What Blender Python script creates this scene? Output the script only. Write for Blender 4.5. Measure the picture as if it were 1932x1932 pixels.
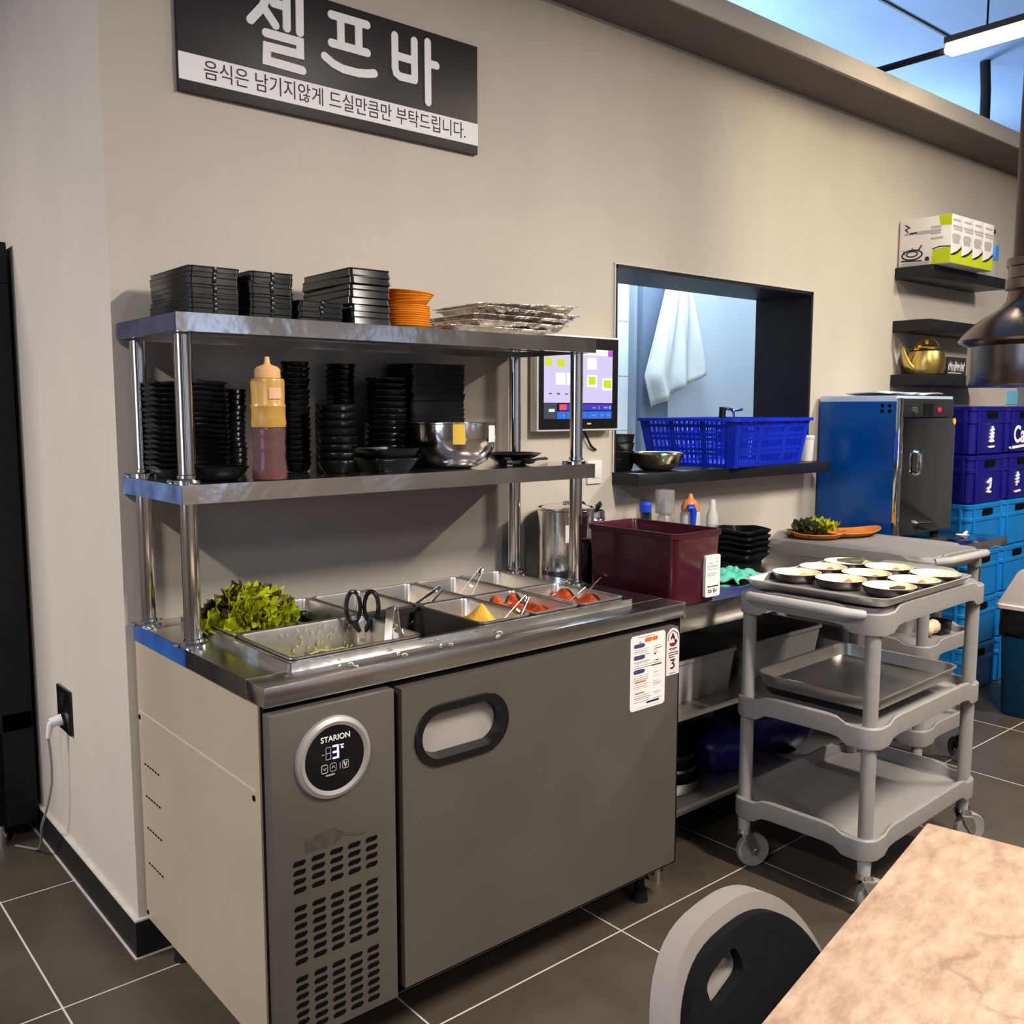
import bpy, bmesh, math, random
from mathutils import Vector, Matrix
random.seed(7)
PI = math.pi
for o_ in list(bpy.data.objects):
    bpy.data.objects.remove(o_, do_unlink=True)
sc = bpy.context.scene
COL = sc.collection

# ------------------------------------------------------------------ camera, world, lights, exposure
cam_d = bpy.data.cameras.new('camera')
cam = bpy.data.objects.new('camera', cam_d)
COL.objects.link(cam)
cam.location = (-0.7437, -2.2809, 1.3511)
cam.rotation_euler = (math.radians(90 - 6.258), 0, math.radians(-40.3426))
cam_d.sensor_width = 36.0
cam_d.sensor_fit = 'HORIZONTAL'
cam_d.lens = 36.0 * 1777.99 / 1932.0
cam_d.clip_start = 0.05
sc.camera = cam
sc.view_settings.view_transform = 'Standard'
sc.view_settings.look = 'None'
sc.view_settings.gamma = 1.0
sc.view_settings.use_curve_mapping = False
sc.view_settings.exposure = 0.0

sc.cycles.caustics_reflective = False
sc.cycles.caustics_refractive = False
world = bpy.data.worlds.new('world')
sc.world = world
world.use_nodes = True
world.node_tree.nodes['Background'].inputs[0].default_value = (0.55, 0.68, 1.0, 1)
world.node_tree.nodes['Background'].inputs[1].default_value = 1.3

def area_light(name, loc, sx, sy, power, color, rot=(0, 0, 0), spread=PI):
    d = bpy.data.lights.new(name, 'AREA')
    d.shape = 'RECTANGLE'
    d.size, d.size_y = sx, sy
    d.energy = power
    d.color = color
    d.spread = spread
    o = bpy.data.objects.new(name, d)
    COL.objects.link(o)
    o.location = loc
    o.rotation_euler = rot
    return o

WARM = (1.0, 0.915, 0.81)
area_light('unseen_ceiling_light', (-1.9, -2.3, 2.72), 0.10, 0.9, 68, WARM)
area_light('unseen_ceiling_light', (3.6, -2.3, 2.72), 0.10, 0.9, 92, WARM)
area_light('unseen_ceiling_light', (1.3, -2.45, 2.72), 0.10, 0.9, 114, WARM)
area_light('unseen_ceiling_light', (-2.3, 0.9, 2.72), 0.10, 0.9, 104, (1.0, 0.94, 0.89))  # unseen corridor light, added to brighten the left wall
area_light('unseen_ceiling_light', (0.6, -4.0, 2.72), 0.10, 0.9, 25, WARM)  # weak unseen light, added as general fill
def point_light(name, loc, power, color, radius):
    d = bpy.data.lights.new(name, 'POINT')
    d.energy = power; d.color = color; d.shadow_soft_size = radius
    o = bpy.data.objects.new(name, d)
    COL.objects.link(o); o.location = loc
    return o
point_light('kitchen_light', (3.0, 0.85, 2.55), 72, (0.70, 0.86, 1.0), 0.18)
point_light('kitchen_light', (5.2, 1.0, 2.5), 62, (0.70, 0.86, 1.0), 0.18)
area_light('window_light', (-4.3, -1.6, 1.7), 1.6, 1.6, 26, (0.55, 0.70, 1.0), (0, math.radians(-90), 0))

# ------------------------------------------------------------------ helpers
def lin(c):
    return tuple((v / 12.92 if v <= 0.04045 else ((v + 0.055) / 1.055) ** 2.4) for v in c)

def rgb(r, g, b):
    return lin((r / 255, g / 255, b / 255))

MATS = {}
def mat(name, color, rough=0.5, metal=0.0, var=0.0, scale=8.0, bump=0.0, bscale=60.0, emit=None, estr=0.0,
        alpha=1.0, trans=0.0, ior=1.45, coat=0.0, stretch=None, rvar=0.0, spec=0.5):
    if name in MATS:
        return MATS[name]
    m = bpy.data.materials.new(name)
    m.use_nodes = True
    nt = m.node_tree
    b = nt.nodes['Principled BSDF']
    b.inputs['Base Color'].default_value = (*color, 1)
    b.inputs['Roughness'].default_value = rough
    b.inputs['Metallic'].default_value = metal
    b.inputs['IOR'].default_value = ior
    b.inputs['Specular IOR Level'].default_value = spec
    b.inputs['Coat Weight'].default_value = coat
    b.inputs['Transmission Weight'].default_value = trans
    b.inputs['Alpha'].default_value = alpha
    if emit:
        b.inputs['Emission Color'].default_value = (*emit, 1)
        b.inputs['Emission Strength'].default_value = estr
    tc = nt.nodes.new('ShaderNodeTexCoord')
    vec = tc.outputs['Object']
    if stretch:
        mp = nt.nodes.new('ShaderNodeMapping')
        mp.inputs['Scale'].default_value = stretch
        nt.links.new(vec, mp.inputs['Vector'])
        vec = mp.outputs['Vector']
    if var > 0 or rvar > 0:
        n = nt.nodes.new('ShaderNodeTexNoise')
        n.inputs['Scale'].default_value = scale
        n.inputs['Detail'].default_value = 6
        nt.links.new(vec, n.inputs['Vector'])
        if var > 0:
            rp = nt.nodes.new('ShaderNodeValToRGB')
            rp.color_ramp.elements[0].position = 0.3
            rp.color_ramp.elements[1].position = 0.7
            rp.color_ramp.elements[0].color = (*[c * (1 - var) for c in color], 1)
            rp.color_ramp.elements[1].color = (*[min(1, c * (1 + var)) for c in color], 1)
            nt.links.new(n.outputs['Fac'], rp.inputs['Fac'])
            nt.links.new(rp.outputs['Color'], b.inputs['Base Color'])
        if rvar > 0:
            mr = nt.nodes.new('ShaderNodeMapRange')
            mr.inputs['To Min'].default_value = max(0.02, rough - rvar)
            mr.inputs['To Max'].default_value = rough + rvar
            nt.links.new(n.outputs['Fac'], mr.inputs['Value'])
            nt.links.new(mr.outputs['Result'], b.inputs['Roughness'])
    if bump > 0:
        n2 = nt.nodes.new('ShaderNodeTexNoise')
        n2.inputs['Scale'].default_value = bscale
        n2.inputs['Detail'].default_value = 4
        nt.links.new(vec, n2.inputs['Vector'])
        bp = nt.nodes.new('ShaderNodeBump')
        bp.inputs['Strength'].default_value = bump
        bp.inputs['Distance'].default_value = 0.02
        nt.links.new(n2.outputs['Fac'], bp.inputs['Height'])
        nt.links.new(bp.outputs['Normal'], b.inputs['Normal'])
    MATS[name] = m
    return m

def rrect(hx, hy, r, n=5, cx=0.0, cy=0.0):
    r = max(1e-4, min(r, hx * 0.999, hy * 0.999))
    pts = []
    for sx, sy, a0 in ((1, 1, 0), (-1, 1, PI / 2), (-1, -1, PI), (1, -1, 1.5 * PI)):
        for i in range(n + 1):
            a = a0 + (PI / 2) * i / n
            pts.append((cx + sx * (hx - r) + r * math.cos(a), cy + sy * (hy - r) + r * math.sin(a)))
    return pts

class MB:
    def __init__(self, M=None):
        self.bm = bmesh.new()
        self.M = M or Matrix.Identity(4)
    def _v(self, p):
        return self.bm.verts.new(self.M @ Vector(p))
    def face(self, pts):
        try:
            return self.bm.faces.new([self._v(p) for p in pts])
        except ValueError:
            return None
    def box(self, x0, x1, y0, y1, z0, z1, bev=0.0, seg=2):
        vs = [self._v((x, y, z)) for z in (z0, z1) for y in (y0, y1) for x in (x0, x1)]
        fs = [self.bm.faces.new([vs[i] for i in f]) for f in
              ((0, 2, 3, 1), (4, 5, 7, 6), (0, 1, 5, 4), (2, 6, 7, 3), (0, 4, 6, 2), (1, 3, 7, 5))]
        if bev > 0:
            es = list({e for f in fs for e in f.edges})
            bmesh.ops.bevel(self.bm, geom=es, offset=bev, segments=seg, affect='EDGES', profile=0.5)
        return self
    def loft(self, rings, cap0=True, cap1=True, closed=True):
        R = [[self._v(p) for p in r] for r in rings]
        n = len(R[0])
        for a, b in zip(R, R[1:]):
            for i in range(n if closed else n - 1):
                j = (i + 1) % n
                try:
                    self.bm.faces.new((a[i], a[j], b[j], b[i]))
                except ValueError:
                    pass
        if cap0:
            self.bm.faces.new(list(reversed(R[0])))
        if cap1:
            self.bm.faces.new(R[-1])
        return self
    def shell(self, prof, n=5, cx=0.0, cy=0.0, cap0=True, cap1=True):
        # prof: (half x, half y, corner radius, z)
        return self.loft([[(x, y, z) for x, y in rrect(hx, hy, r, n, cx, cy)] for hx, hy, r, z in prof], cap0, cap1)
    def lathe(self, prof, n=24, c=(0, 0, 0), cap0=True, cap1=True):
        rings = []
        for r, z in prof:
            r = max(r, 1e-4)
            rings.append([(c[0] + r * math.cos(2 * PI * i / n), c[1] + r * math.sin(2 * PI * i / n), c[2] + z) for i in range(n)])
        return self.loft(rings, cap0, cap1)
    def cyl(self, p0, p1, r0, r1=None, n=16):
        r1 = r0 if r1 is None else r1
        p0, p1 = Vector(p0), Vector(p1)
        d = (p1 - p0).normalized()
        a = d.orthogonal().normalized()
        b = d.cross(a)
        rings = [[p + (a * math.cos(2 * PI * i / n) + b * math.sin(2 * PI * i / n)) * r for i in range(n)] for p, r in ((p0, r0), (p1, r1))]
        return self.loft(rings)
    def tube(self, pts, r, n=8, closed=False, flat=1.0):
        P = [Vector(p) for p in pts]
        m = len(P)
        rings = []
        a = None
        for i in range(m):
            if closed:
                t = (P[(i + 1) % m] - P[i - 1]).normalized()
            else:
                t = (P[min(i + 1, m - 1)] - P[max(i - 1, 0)]).normalized()
            if a is None:
                a = t.orthogonal().normalized()
            a = (a - t * a.dot(t)).normalized()
            b = t.cross(a)
            rr = r[i] if isinstance(r, (list, tuple)) else r
            rings.append([P[i] + (a * math.cos(2 * PI * k / n) + b * flat * math.sin(2 * PI * k / n)) * rr for k in range(n)])
        if closed:
            rings.append(rings[0])
            return self.loft(rings, False, False)
        return self.loft(rings)
    def prism(self, poly, ax, d0, d1):
        def P(a, b, d):
            return {'x': (d, a, b), 'y': (a, d, b), 'z': (a, b, d)}[ax]
        return self.loft([[P(a, b, d0) for a, b in poly], [P(a, b, d1) for a, b in poly]])
    def stroke(self, pts, w, ax, d0, d1, n=8):
        # flat lettering stroke: one outline per polyline, mitred joints, round ends
        self.sk = getattr(self, 'sk', 0) + 1
        d0 -= 0.00025 * (self.sk % 5)
        h = w / 2
        closed = len(pts) > 3 and math.hypot(pts[0][0] - pts[-1][0], pts[0][1] - pts[-1][1]) < 1e-7
        P = list(pts[:-1]) if closed else list(pts)
        m = len(P)
        def nrm(a, b):
            dx, dy = b[0] - a[0], b[1] - a[1]
            L = math.hypot(dx, dy) or 1e-9
            return (-dy / L, dx / L)
        left, right = [], []
        for i in range(m):
            if closed:
                n0, n1 = nrm(P[i - 1], P[i]), nrm(P[i], P[(i + 1) % m])
            else:
                n0 = nrm(P[i - 1], P[i]) if i > 0 else nrm(P[0], P[1])
                n1 = nrm(P[i], P[i + 1]) if i < m - 1 else n0
            bx, by = n0[0] + n1[0], n0[1] + n1[1]
            L2 = bx * bx + by * by
            k = min(2.0 / max(L2, 1e-6), 2.2)
            left.append((P[i][0] + bx * k * h, P[i][1] + by * k * h))
            right.append((P[i][0] - bx * k * h, P[i][1] - by * k * h))
        def Q(a, b, d):
            return {'x': (d, a, b), 'y': (a, d, b), 'z': (a, b, d)}[ax]
        if closed:
            R = [[Q(a, b, d0) for a, b in left], [Q(a, b, d1) for a, b in left], [Q(a, b, d1) for a, b in right], [Q(a, b, d0) for a, b in right]]
            R.append(R[0])
            return self.loft(R, False, False)
        def cap(c, frm):
            a0 = math.atan2(frm[1] - c[1], frm[0] - c[0])
            return [(c[0] + h * math.cos(a0 - PI * k / n), c[1] + h * math.sin(a0 - PI * k / n)) for k in range(1, n)]
        poly = left + cap(P[-1], left[-1]) + list(reversed(right)) + cap(P[0], right[0])
        self.prism(poly, ax, d0, d1)
        return self
    def mesh(self, name, smooth=35):
        bm = self.bm
        bmesh.ops.remove_doubles(bm, verts=bm.verts, dist=1e-6)
        bmesh.ops.recalc_face_normals(bm, faces=bm.faces)
        me = bpy.data.meshes.new(name)
        bm.to_mesh(me)
        bm.free()
        if smooth:
            me.shade_smooth()
            me.set_sharp_from_angle(angle=math.radians(smooth))
        return me

def tag(o, label=None, cat=None, group=None, kind=None):
    if label: o['label'] = label
    if cat: o['category'] = cat
    if group: o['group'] = group
    if kind: o['kind'] = kind
    return o

def thing(name, label, cat, loc=(0, 0, 0), rz=0.0, group=None):
    o = bpy.data.objects.new(name, None)
    o.empty_display_size = 0.05
    COL.objects.link(o)
    o.location = loc
    o.rotation_euler = (0, 0, rz)
    return tag(o, label, cat, group)

def add_mods(o, sub=0, solid=0.0, bevel=0.0):
    if solid:
        md = o.modifiers.new('solid', 'SOLIDIFY'); md.thickness = solid; md.offset = 0
    if bevel:
        md = o.modifiers.new('bevel', 'BEVEL'); md.width = bevel; md.segments = 2; md.limit_method = 'ANGLE'
    if sub:
        md = o.modifiers.new('sub', 'SUBSURF'); md.levels = sub; md.render_levels = sub

def obj(name, mb, m, parent=None, label=None, world=False, smooth=35, **k):
    """one mesh object; with parent= it is a part, built in the parent's own coordinates (or world ones)."""
    me = mb.mesh(name, smooth) if isinstance(mb, MB) else mb
    me.materials.clear()
    me.materials.append(m)
    o = bpy.data.objects.new(name, me)
    COL.objects.link(o)
    if parent is not None:
        o.parent = parent
        if world:
            W = Matrix.Identity(4)
            q = parent
            while q is not None:
                W = Matrix.LocRotScale(q.location, q.rotation_euler.to_quaternion(), q.scale) @ W
                q = q.parent
            me.transform(W.inverted())
    if label: o['label'] = label
    add_mods(o, **k)
    return o

def solo(name, mb, m, label, cat, group=None, kind=None, smooth=35, **k):
    """a thing that is one mesh, built in world coordinates: origin moved to the middle of its base."""
    o = obj(name, mb, m, smooth=smooth, **k)
    me = o.data
    xs = [v.co for v in me.vertices]
    c = Vector(((min(v.x for v in xs) + max(v.x for v in xs)) / 2, (min(v.y for v in xs) + max(v.y for v in xs)) / 2, min(v.z for v in xs)))
    me.transform(Matrix.Translation(-c))
    o.location = c
    return tag(o, label, cat, group, kind)

def struct(name, mb, m, smooth=35):
    o = obj(name, mb, m, smooth=smooth)
    o['kind'] = 'structure'
    return o

def dup(root, loc, rz=0.0, label=None, group=None):
    r = root.copy(); COL.objects.link(r)
    r.location = loc; r.rotation_euler = (0, 0, rz)
    if label: r['label'] = label
    if group: r['group'] = group
    for ch in list(root.children):
        c = ch.copy(); COL.objects.link(c); c.parent = r
        for g in list(ch.children):
            d = g.copy(); COL.objects.link(d); d.parent = c
    return r

ORD = ['topmost', 'second from the top', 'third from the top', 'fourth from the top', 'fifth from the top', 'sixth from the top',
       'seventh from the top', 'eighth from the top', 'ninth from the top', 'tenth from the top', 'eleventh from the top',
       'twelfth from the top', 'thirteenth from the top', 'fourteenth from the top', 'fifteenth from the top',
       'sixteenth from the top', 'seventeenth from the top', 'eighteenth from the top', 'nineteenth from the top', 'twentieth from the top']

def stack(proto, n, loc, pitch, what, where, group, jit=0.002, tilt=0.0):
    """n copies of proto piled up; the first one is proto itself (lowest)."""
    for i in range(n):
        o = proto if i == 0 else proto.copy()
        if i: COL.objects.link(o)
        o.location = (loc[0] + random.uniform(-jit, jit), loc[1] + random.uniform(-jit, jit), loc[2] + pitch * i)
        o.rotation_euler = (tilt * random.uniform(-1, 1), tilt * random.uniform(-1, 1), random.uniform(-0.02, 0.02))
        k = n - 1 - i
        o['label'] = ('%s, %s %s' % (what, ORD[k] if k else 'topmost', where)) if i else ('%s, lowest %s' % (what, where))
        o['group'] = group

def text_mesh(body, size, M, depth=0.0004, align='CENTER', bold=0.0):
    cu = bpy.data.curves.new('lettering', 'FONT')
    cu.body = body; cu.size = size; cu.extrude = depth; cu.align_x = align; cu.align_y = 'CENTER'
    cu.offset = bold
    cu.resolution_u = 4
    o = bpy.data.objects.new('lettering', cu)
    COL.objects.link(o)
    bpy.context.view_layer.update()
    me = bpy.data.meshes.new_from_object(o.evaluated_get(bpy.context.evaluated_depsgraph_get()))
    me.transform(M)
    bpy.data.objects.remove(o, do_unlink=True)
    return me

def MY(x, y, z):   # text plane facing -y
    return Matrix.Translation((x, y, z)) @ Matrix(((1, 0, 0, 0), (0, 0, -1, 0), (0, 1, 0, 0), (0, 0, 0, 1)))
def MX(x, y, z):   # text plane facing -x
    return Matrix.Translation((x, y, z)) @ Matrix(((0, 0, -1, 0), (-1, 0, 0, 0), (0, 1, 0, 0), (0, 0, 0, 1)))

# ------------------------------------------------------------------ materials
def steel(name, base, rough, var=0.05, scale=6, bump=0.0, bscale=5, rvar=0.06, stretch=None):
    return mat(name, base, rough, 1.0, var, scale, bump, bscale, rvar=rvar, stretch=stretch)
STEEL = steel('polished_steel', (0.80, 0.78, 0.75), 0.15, bump=0.22, bscale=6)
STEEL_TOP = steel('worn_steel_top', (0.66, 0.64, 0.62), 0.22, bump=0.04, bscale=6, rvar=0.1)
TUBE = steel('chromed_tube', (0.72, 0.70, 0.67), 0.10, bump=0.0)
BRUSH = steel('brushed_steel', (0.60, 0.58, 0.55), 0.38, stretch=(1, 1, 20))
PANST = steel('steel_pan', (0.66, 0.62, 0.57), 0.30, scale=20)
FRONT = mat('grey_metal_front', rgb(112, 106, 99), 0.42, 0.55, 0.05, 5, rvar=0.06)
SIDE = mat('beige_metal_side', rgb(206, 188, 164), 0.45, 0.35, 0.05, 4, rvar=0.06)
BLACKP = mat('black_glossy_plastic', (0.006, 0.006, 0.007), 0.25, 0, 0.15, 9)
BLACKM = mat('black_matt', (0.009, 0.009, 0.010), 0.6, 0, 0.15, 9, spec=0.25)
BLACKB = mat('black_laminate', (0.012, 0.012, 0.014), 0.45, 0, 0.2, 12, spec=0.35)
DARKGAP = mat('dark_gasket', (0.003, 0.003, 0.003), 0.95, 0, 0.1, 9, spec=0.1)
WHITE = mat('white_plastic', (0.80, 0.79, 0.77), 0.4, 0, 0.03, 9)
PAPER = mat('white_paper', (0.82, 0.79, 0.77), 0.7, 0, 0.03, 20)
GREYP = mat('grey_trolley_plastic', rgb(146, 142, 138), 0.5, 0, 0.05, 40, bump=0.08, bscale=220)
GREYL = mat('light_grey_plastic', rgb(176, 174, 170), 0.5, 0, 0.04, 30)
ORANGE = mat('orange_melamine', rgb(250, 158, 32), 0.4, 0, 0.08, 14)
TERRA = mat('brown_orange_melamine', rgb(205, 120, 42), 0.4, 0, 0.10, 14)
MAROON = mat('maroon_plastic', rgb(66, 12, 28), 0.30, 0, 0.10, 6, coat=0.2)
BLUEB = mat('blue_basket_plastic', rgb(18, 48, 205), 0.42, 0, 0.06, 9)
NAVY = mat('navy_crate_plastic', rgb(14, 12, 118), 0.38, 0, 0.08, 9)
SKY = mat('sky_blue_crate_plastic', rgb(8, 122, 196), 0.42, 0, 0.08, 9)
FILM = mat('blue_film', rgb(2, 78, 160), 0.25, 0.15, 0.10, 5, rvar=0.05)
TEAL = mat('teal_bin_plastic', rgb(0, 58, 92), 0.45, 0, 0.08, 9)
GOLD = mat('gold_anodised_aluminium', (0.74, 0.54, 0.16), 0.30, 1.0, 0.06, 9)
CREAM = mat('cream_ceramic', rgb(250, 236, 200), 0.35, 0, 0.03, 12)
DKBROWN = mat('dark_brown_ceramic', rgb(42, 22, 24), 0.35, 0, 0.1, 12)
LETG = mat('green_lettuce', rgb(178, 186, 26), 0.45, 0, 0.35, 40, bump=0.2, bscale=60)
LETD = mat('red_tipped_lettuce', rgb(74, 62, 26), 0.45, 0, 0.45, 24, bump=0.2, bscale=60)
PEPPER = mat('dark_green_vegetable', rgb(26, 44, 16), 0.30, 0, 0.3, 30)
PALEVEG = mat('pale_shredded_vegetable', rgb(205, 205, 120), 0.45, 0, 0.15, 30)
MUSTARD = mat('yellow_mashed_filling', rgb(240, 184, 66), 0.55, 0, 0.12, 40, bump=0.3, bscale=60)
KIMCHI = mat('red_kimchi', rgb(196, 74, 22), 0.35, 0, 0.4, 36, bump=0.5, bscale=70)
CHROME = steel('chrome', (0.8, 0.79, 0.77), 0.08, var=0.02)
INKD = mat('dark_print', (0.02, 0.018, 0.02), 0.6)
INKG = mat('grey_print', (0.50, 0.46, 0.46), 0.6)
INKO = mat('orange_print', rgb(228, 106, 42), 0.6)
INKB = mat('navy_print', rgb(66, 60, 104), 0.6)
INKR = mat('dark_red_print', rgb(120, 32, 34), 0.6)
INKW = mat('white_print', (0.94, 0.94, 0.94), 0.5)
LIME = mat('lime_print', rgb(190, 208, 10), 0.5)
GLASSY = mat('clear_plastic', (0.85, 0.86, 0.84), 0.25, 0, trans=0.7, alpha=0.55)
RUBBER = mat('grey_rubber', rgb(140, 136, 130), 0.55, 0, 0.05, 12)
CLOTHW = mat('white_cotton', (0.66, 0.70, 0.70), 0.9, 0, 0.03, 30)
GLOVE = mat('turquoise_rubber', rgb(84, 190, 165), 0.5, 0, 0.1, 14)

def plaster(name, a, b, sc_=1.3):
    m = bpy.data.materials.new(name); m.use_nodes = True
    nt = m.node_tree; bs = nt.nodes['Principled BSDF']; bs.inputs['Roughness'].default_value = 0.75
    tc = nt.nodes.new('ShaderNodeTexCoord')
    mp = nt.nodes.new('ShaderNodeMapping'); mp.inputs['Scale'].default_value = (1.0, 1.0, 0.55)
    n1 = nt.nodes.new('ShaderNodeTexNoise'); n1.inputs['Scale'].default_value = sc_; n1.inputs['Detail'].default_value = 8; n1.inputs['Roughness'].default_value = 0.6
    rp = nt.nodes.new('ShaderNodeValToRGB')
    rp.color_ramp.elements[0].position, rp.color_ramp.elements[1].position = 0.30, 0.72
    rp.color_ramp.elements[0].color, rp.color_ramp.elements[1].color = (*a, 1), (*b, 1)
    n2 = nt.nodes.new('ShaderNodeTexNoise'); n2.inputs['Scale'].default_value = 160
    bp = nt.nodes.new('ShaderNodeBump'); bp.inputs['Strength'].default_value = 0.06; bp.inputs['Distance'].default_value = 0.01
    nt.links.new(tc.outputs['Object'], mp.inputs['Vector']); nt.links.new(mp.outputs['Vector'], n1.inputs['Vector'])
    nt.links.new(tc.outputs['Object'], n2.inputs['Vector'])
    nt.links.new(n1.outputs['Fac'], rp.inputs['Fac']); nt.links.new(rp.outputs['Color'], bs.inputs['Base Color'])
    nt.links.new(n2.outputs['Fac'], bp.inputs['Height']); nt.links.new(bp.outputs['Normal'], bs.inputs['Normal'])
    return m
WALLM = plaster('grey_beige_plaster', rgb(196, 187, 174), rgb(214, 204, 189))
CEILM = plaster('blue_painted_ceiling', rgb(124, 154, 200), rgb(148, 176, 216), 0.8)
ROOMM = plaster('dark_room_plaster', rgb(112, 106, 100), rgb(132, 124, 116))
BASEM = mat('black_tile_skirting', (0.016, 0.015, 0.014), 0.5, 0, 0.2, 8, spec=0.3)
CAULK = mat('white_caulk', rgb(205, 200, 190), 0.7, 0, 0.1, 20)

def tile_mat(name, tx, ty, ox, oy, grout, c0, c1, gcol, rough=0.4, axes='XY'):
    m = bpy.data.materials.new(name); m.use_nodes = True
    nt = m.node_tree; bs = nt.nodes['Principled BSDF']; bs.inputs['Roughness'].default_value = rough
    L = nt.links
    tc = nt.nodes.new('ShaderNodeTexCoord'); sp = nt.nodes.new('ShaderNodeSeparateXYZ'); L.new(tc.outputs['Object'], sp.inputs[0])
    def M(op, a, b=None):
        n = nt.nodes.new('ShaderNodeMath'); n.operation = op
        for i, v in enumerate((a, b)):
            if v is None: continue
            if isinstance(v, (int, float)): n.inputs[i].default_value = v
            else: L.new(v, n.inputs[i])
        return n.outputs[0]
    ms = []
    for ax, t, o in ((axes[0], tx, ox), (axes[1], ty, oy)):
        u = M('DIVIDE', M('SUBTRACT', sp.outputs[ax], o), t)
        d = M('ABSOLUTE', M('SUBTRACT', M('FRACT', M('ADD', u, 0.5)), 0.5))
        ms.append(M('LESS_THAN', d, grout / t / 2))
    g = M('MAXIMUM', ms[0], ms[1])
    n1 = nt.nodes.new('ShaderNodeTexNoise'); n1.inputs['Scale'].default_value = 2.2; n1.inputs['Detail'].default_value = 9; n1.inputs['Roughness'].default_value = 0.62
    L.new(tc.outputs['Object'], n1.inputs['Vector'])
    rp = nt.nodes.new('ShaderNodeValToRGB'); rp.color_ramp.elements[0].position, rp.color_ramp.elements[1].position = 0.3, 0.72
    rp.color_ramp.elements[0].color, rp.color_ramp.elements[1].color = (*c0, 1), (*c1, 1)
    L.new(n1.outputs['Fac'], rp.inputs['Fac'])
    mx = nt.nodes.new('ShaderNodeMix'); mx.data_type = 'RGBA'
    L.new(g, mx.inputs['Factor']); L.new(rp.outputs['Color'], mx.inputs['A']); mx.inputs['B'].default_value = (*gcol, 1)
    L.new(mx.outputs['Result'], bs.inputs['Base Color'])
    return m
FLOORM = tile_mat('dark_floor_tile', 0.6, 0.6, -0.2245, -0.0962, 0.0045, rgb(62, 56, 48), rgb(92, 83, 70), rgb(214, 208, 196), 0.38)
KTILE = tile_mat('white_wall_tile', 0.6, 0.3, 0.1, 0.03, 0.006, rgb(222, 228, 230), rgb(232, 238, 240), rgb(150, 165, 175), 0.3, 'XZ')

def stone_mat():
    m = bpy.data.materials.new('beige_stone_tabletop'); m.use_nodes = True
    nt = m.node_tree; L = nt.links; bs = nt.nodes['Principled BSDF']; bs.inputs['Roughness'].default_value = 0.4
    tc = nt.nodes.new('ShaderNodeTexCoord')
    mp = nt.nodes.new('ShaderNodeMapping'); mp.inputs['Scale'].default_value = (2.2, 5.0, 1); mp.inputs['Rotation'].default_value = (0, 0, 0.5)
    L.new(tc.outputs['Object'], mp.inputs['Vector'])
    n1 = nt.nodes.new('ShaderNodeTexNoise'); n1.inputs['Scale'].default_value = 9; n1.inputs['Detail'].default_value = 10; n1.inputs['Roughness'].default_value = 0.7
    L.new(mp.outputs['Vector'], n1.inputs['Vector'])
    rp = nt.nodes.new('ShaderNodeValToRGB')
    rp.color_ramp.elements[0].position, rp.color_ramp.elements[1].position = 0.28, 0.75
    rp.color_ramp.elements[0].color, rp.color_ramp.elements[1].color = (*rgb(146, 116, 94), 1), (*rgb(208, 178, 152), 1)
    L.new(n1.outputs['Fac'], rp.inputs['Fac'])
    n2 = nt.nodes.new('ShaderNodeTexNoise'); n2.inputs['Scale'].default_value = 1.7; n2.inputs['Detail'].default_value = 9; n2.inputs['Distortion'].default_value = 0.25
    L.new(tc.outputs['Object'], n2.inputs['Vector'])
    r2 = nt.nodes.new('ShaderNodeValToRGB')
    e = r2.color_ramp.elements
    e[0].position, e[0].color = 0.490, (0, 0, 0, 1)
    e[1].position, e[1].color = 0.508, (0, 0, 0, 1)
    k = e.new(0.499); k.color = (0.45, 0.45, 0.45, 1)
    L.new(n2.outputs['Fac'], r2.inputs['Fac'])
    mx = nt.nodes.new('ShaderNodeMix'); mx.data_type = 'RGBA'
    L.new(r2.outputs['Color'], mx.inputs['Factor']); L.new(rp.outputs['Color'], mx.inputs['A']); mx.inputs['B'].default_value = (*rgb(118, 88, 66), 1)
    L.new(mx.outputs['Result'], bs.inputs['Base Color'])
    return m
STONE = stone_mat()

# ------------------------------------------------------------------ the setting
WX0, WX1, WZ0, WZ1 = 1.654, 2.866, 1.09, 1.842   # pass-through opening in the main wall
WT = 0.27
struct('floor', MB().box(-4.5, 7.5, -5.2, 2.6, -0.06, 0.0), FLOORM, smooth=0)
XC = -0.0187
b = MB()
b.box(XC, WX0, 0, WT, 0, 2.64).box(WX1, 5.0, 0, WT, 0, 2.64).box(WX0, WX1, 0, WT, 0, WZ0).box(WX0, WX1, 0, WT, WZ1, 2.64)
struct('wall_back', b, WALLM, smooth=0)
struct('wall_left', MB().box(XC, XC + 0.15, WT, 2.5, 0, 3.2), WALLM, smooth=0)
struct('wall_upper', MB().box(XC, 1.0, 0.0, WT, 2.64, 3.2), WALLM, smooth=0)
b = MB().box(XC, 5.0, -0.24, WT, 2.622, 2.695, 0.003)
struct('trim_beam', b, WALLM)
struct('trim_soffit_shade', MB().box(XC, 5.0, -0.232, -0.0005, 2.618, 2.6225), mat('dark_grey_soffit_shade', rgb(104, 98, 90), 0.7, 0, 0.08, 3), smooth=0)  # grey soffit paint whose dark tone also paints in the beam's shade
struct('ceiling', MB().box(-4.5, 7.5, -5.2, 2.6, 3.2, 3.26), CEILM, smooth=0)
struct('trim_ceiling_seam', MB().box(1.0, 4.18, 0.064, 0.076, 3.192, 3.2), INKD)
struct('wall_kitchen', MB().box(XC + 0.15, 7.5, 1.35, 1.5, 0, 3.2), KTILE, smooth=0)
struct('wall_right', MB().box(7.0, 7.2, -5.2, 2.5, 0, 3.2), ROOMM, smooth=0)
b = MB().box(-4.5, 7.2, -5.2, -5.0, 0, 0.9).box(-4.5, 7.2, -5.2, -5.0, 2.2, 3.2)
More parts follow.
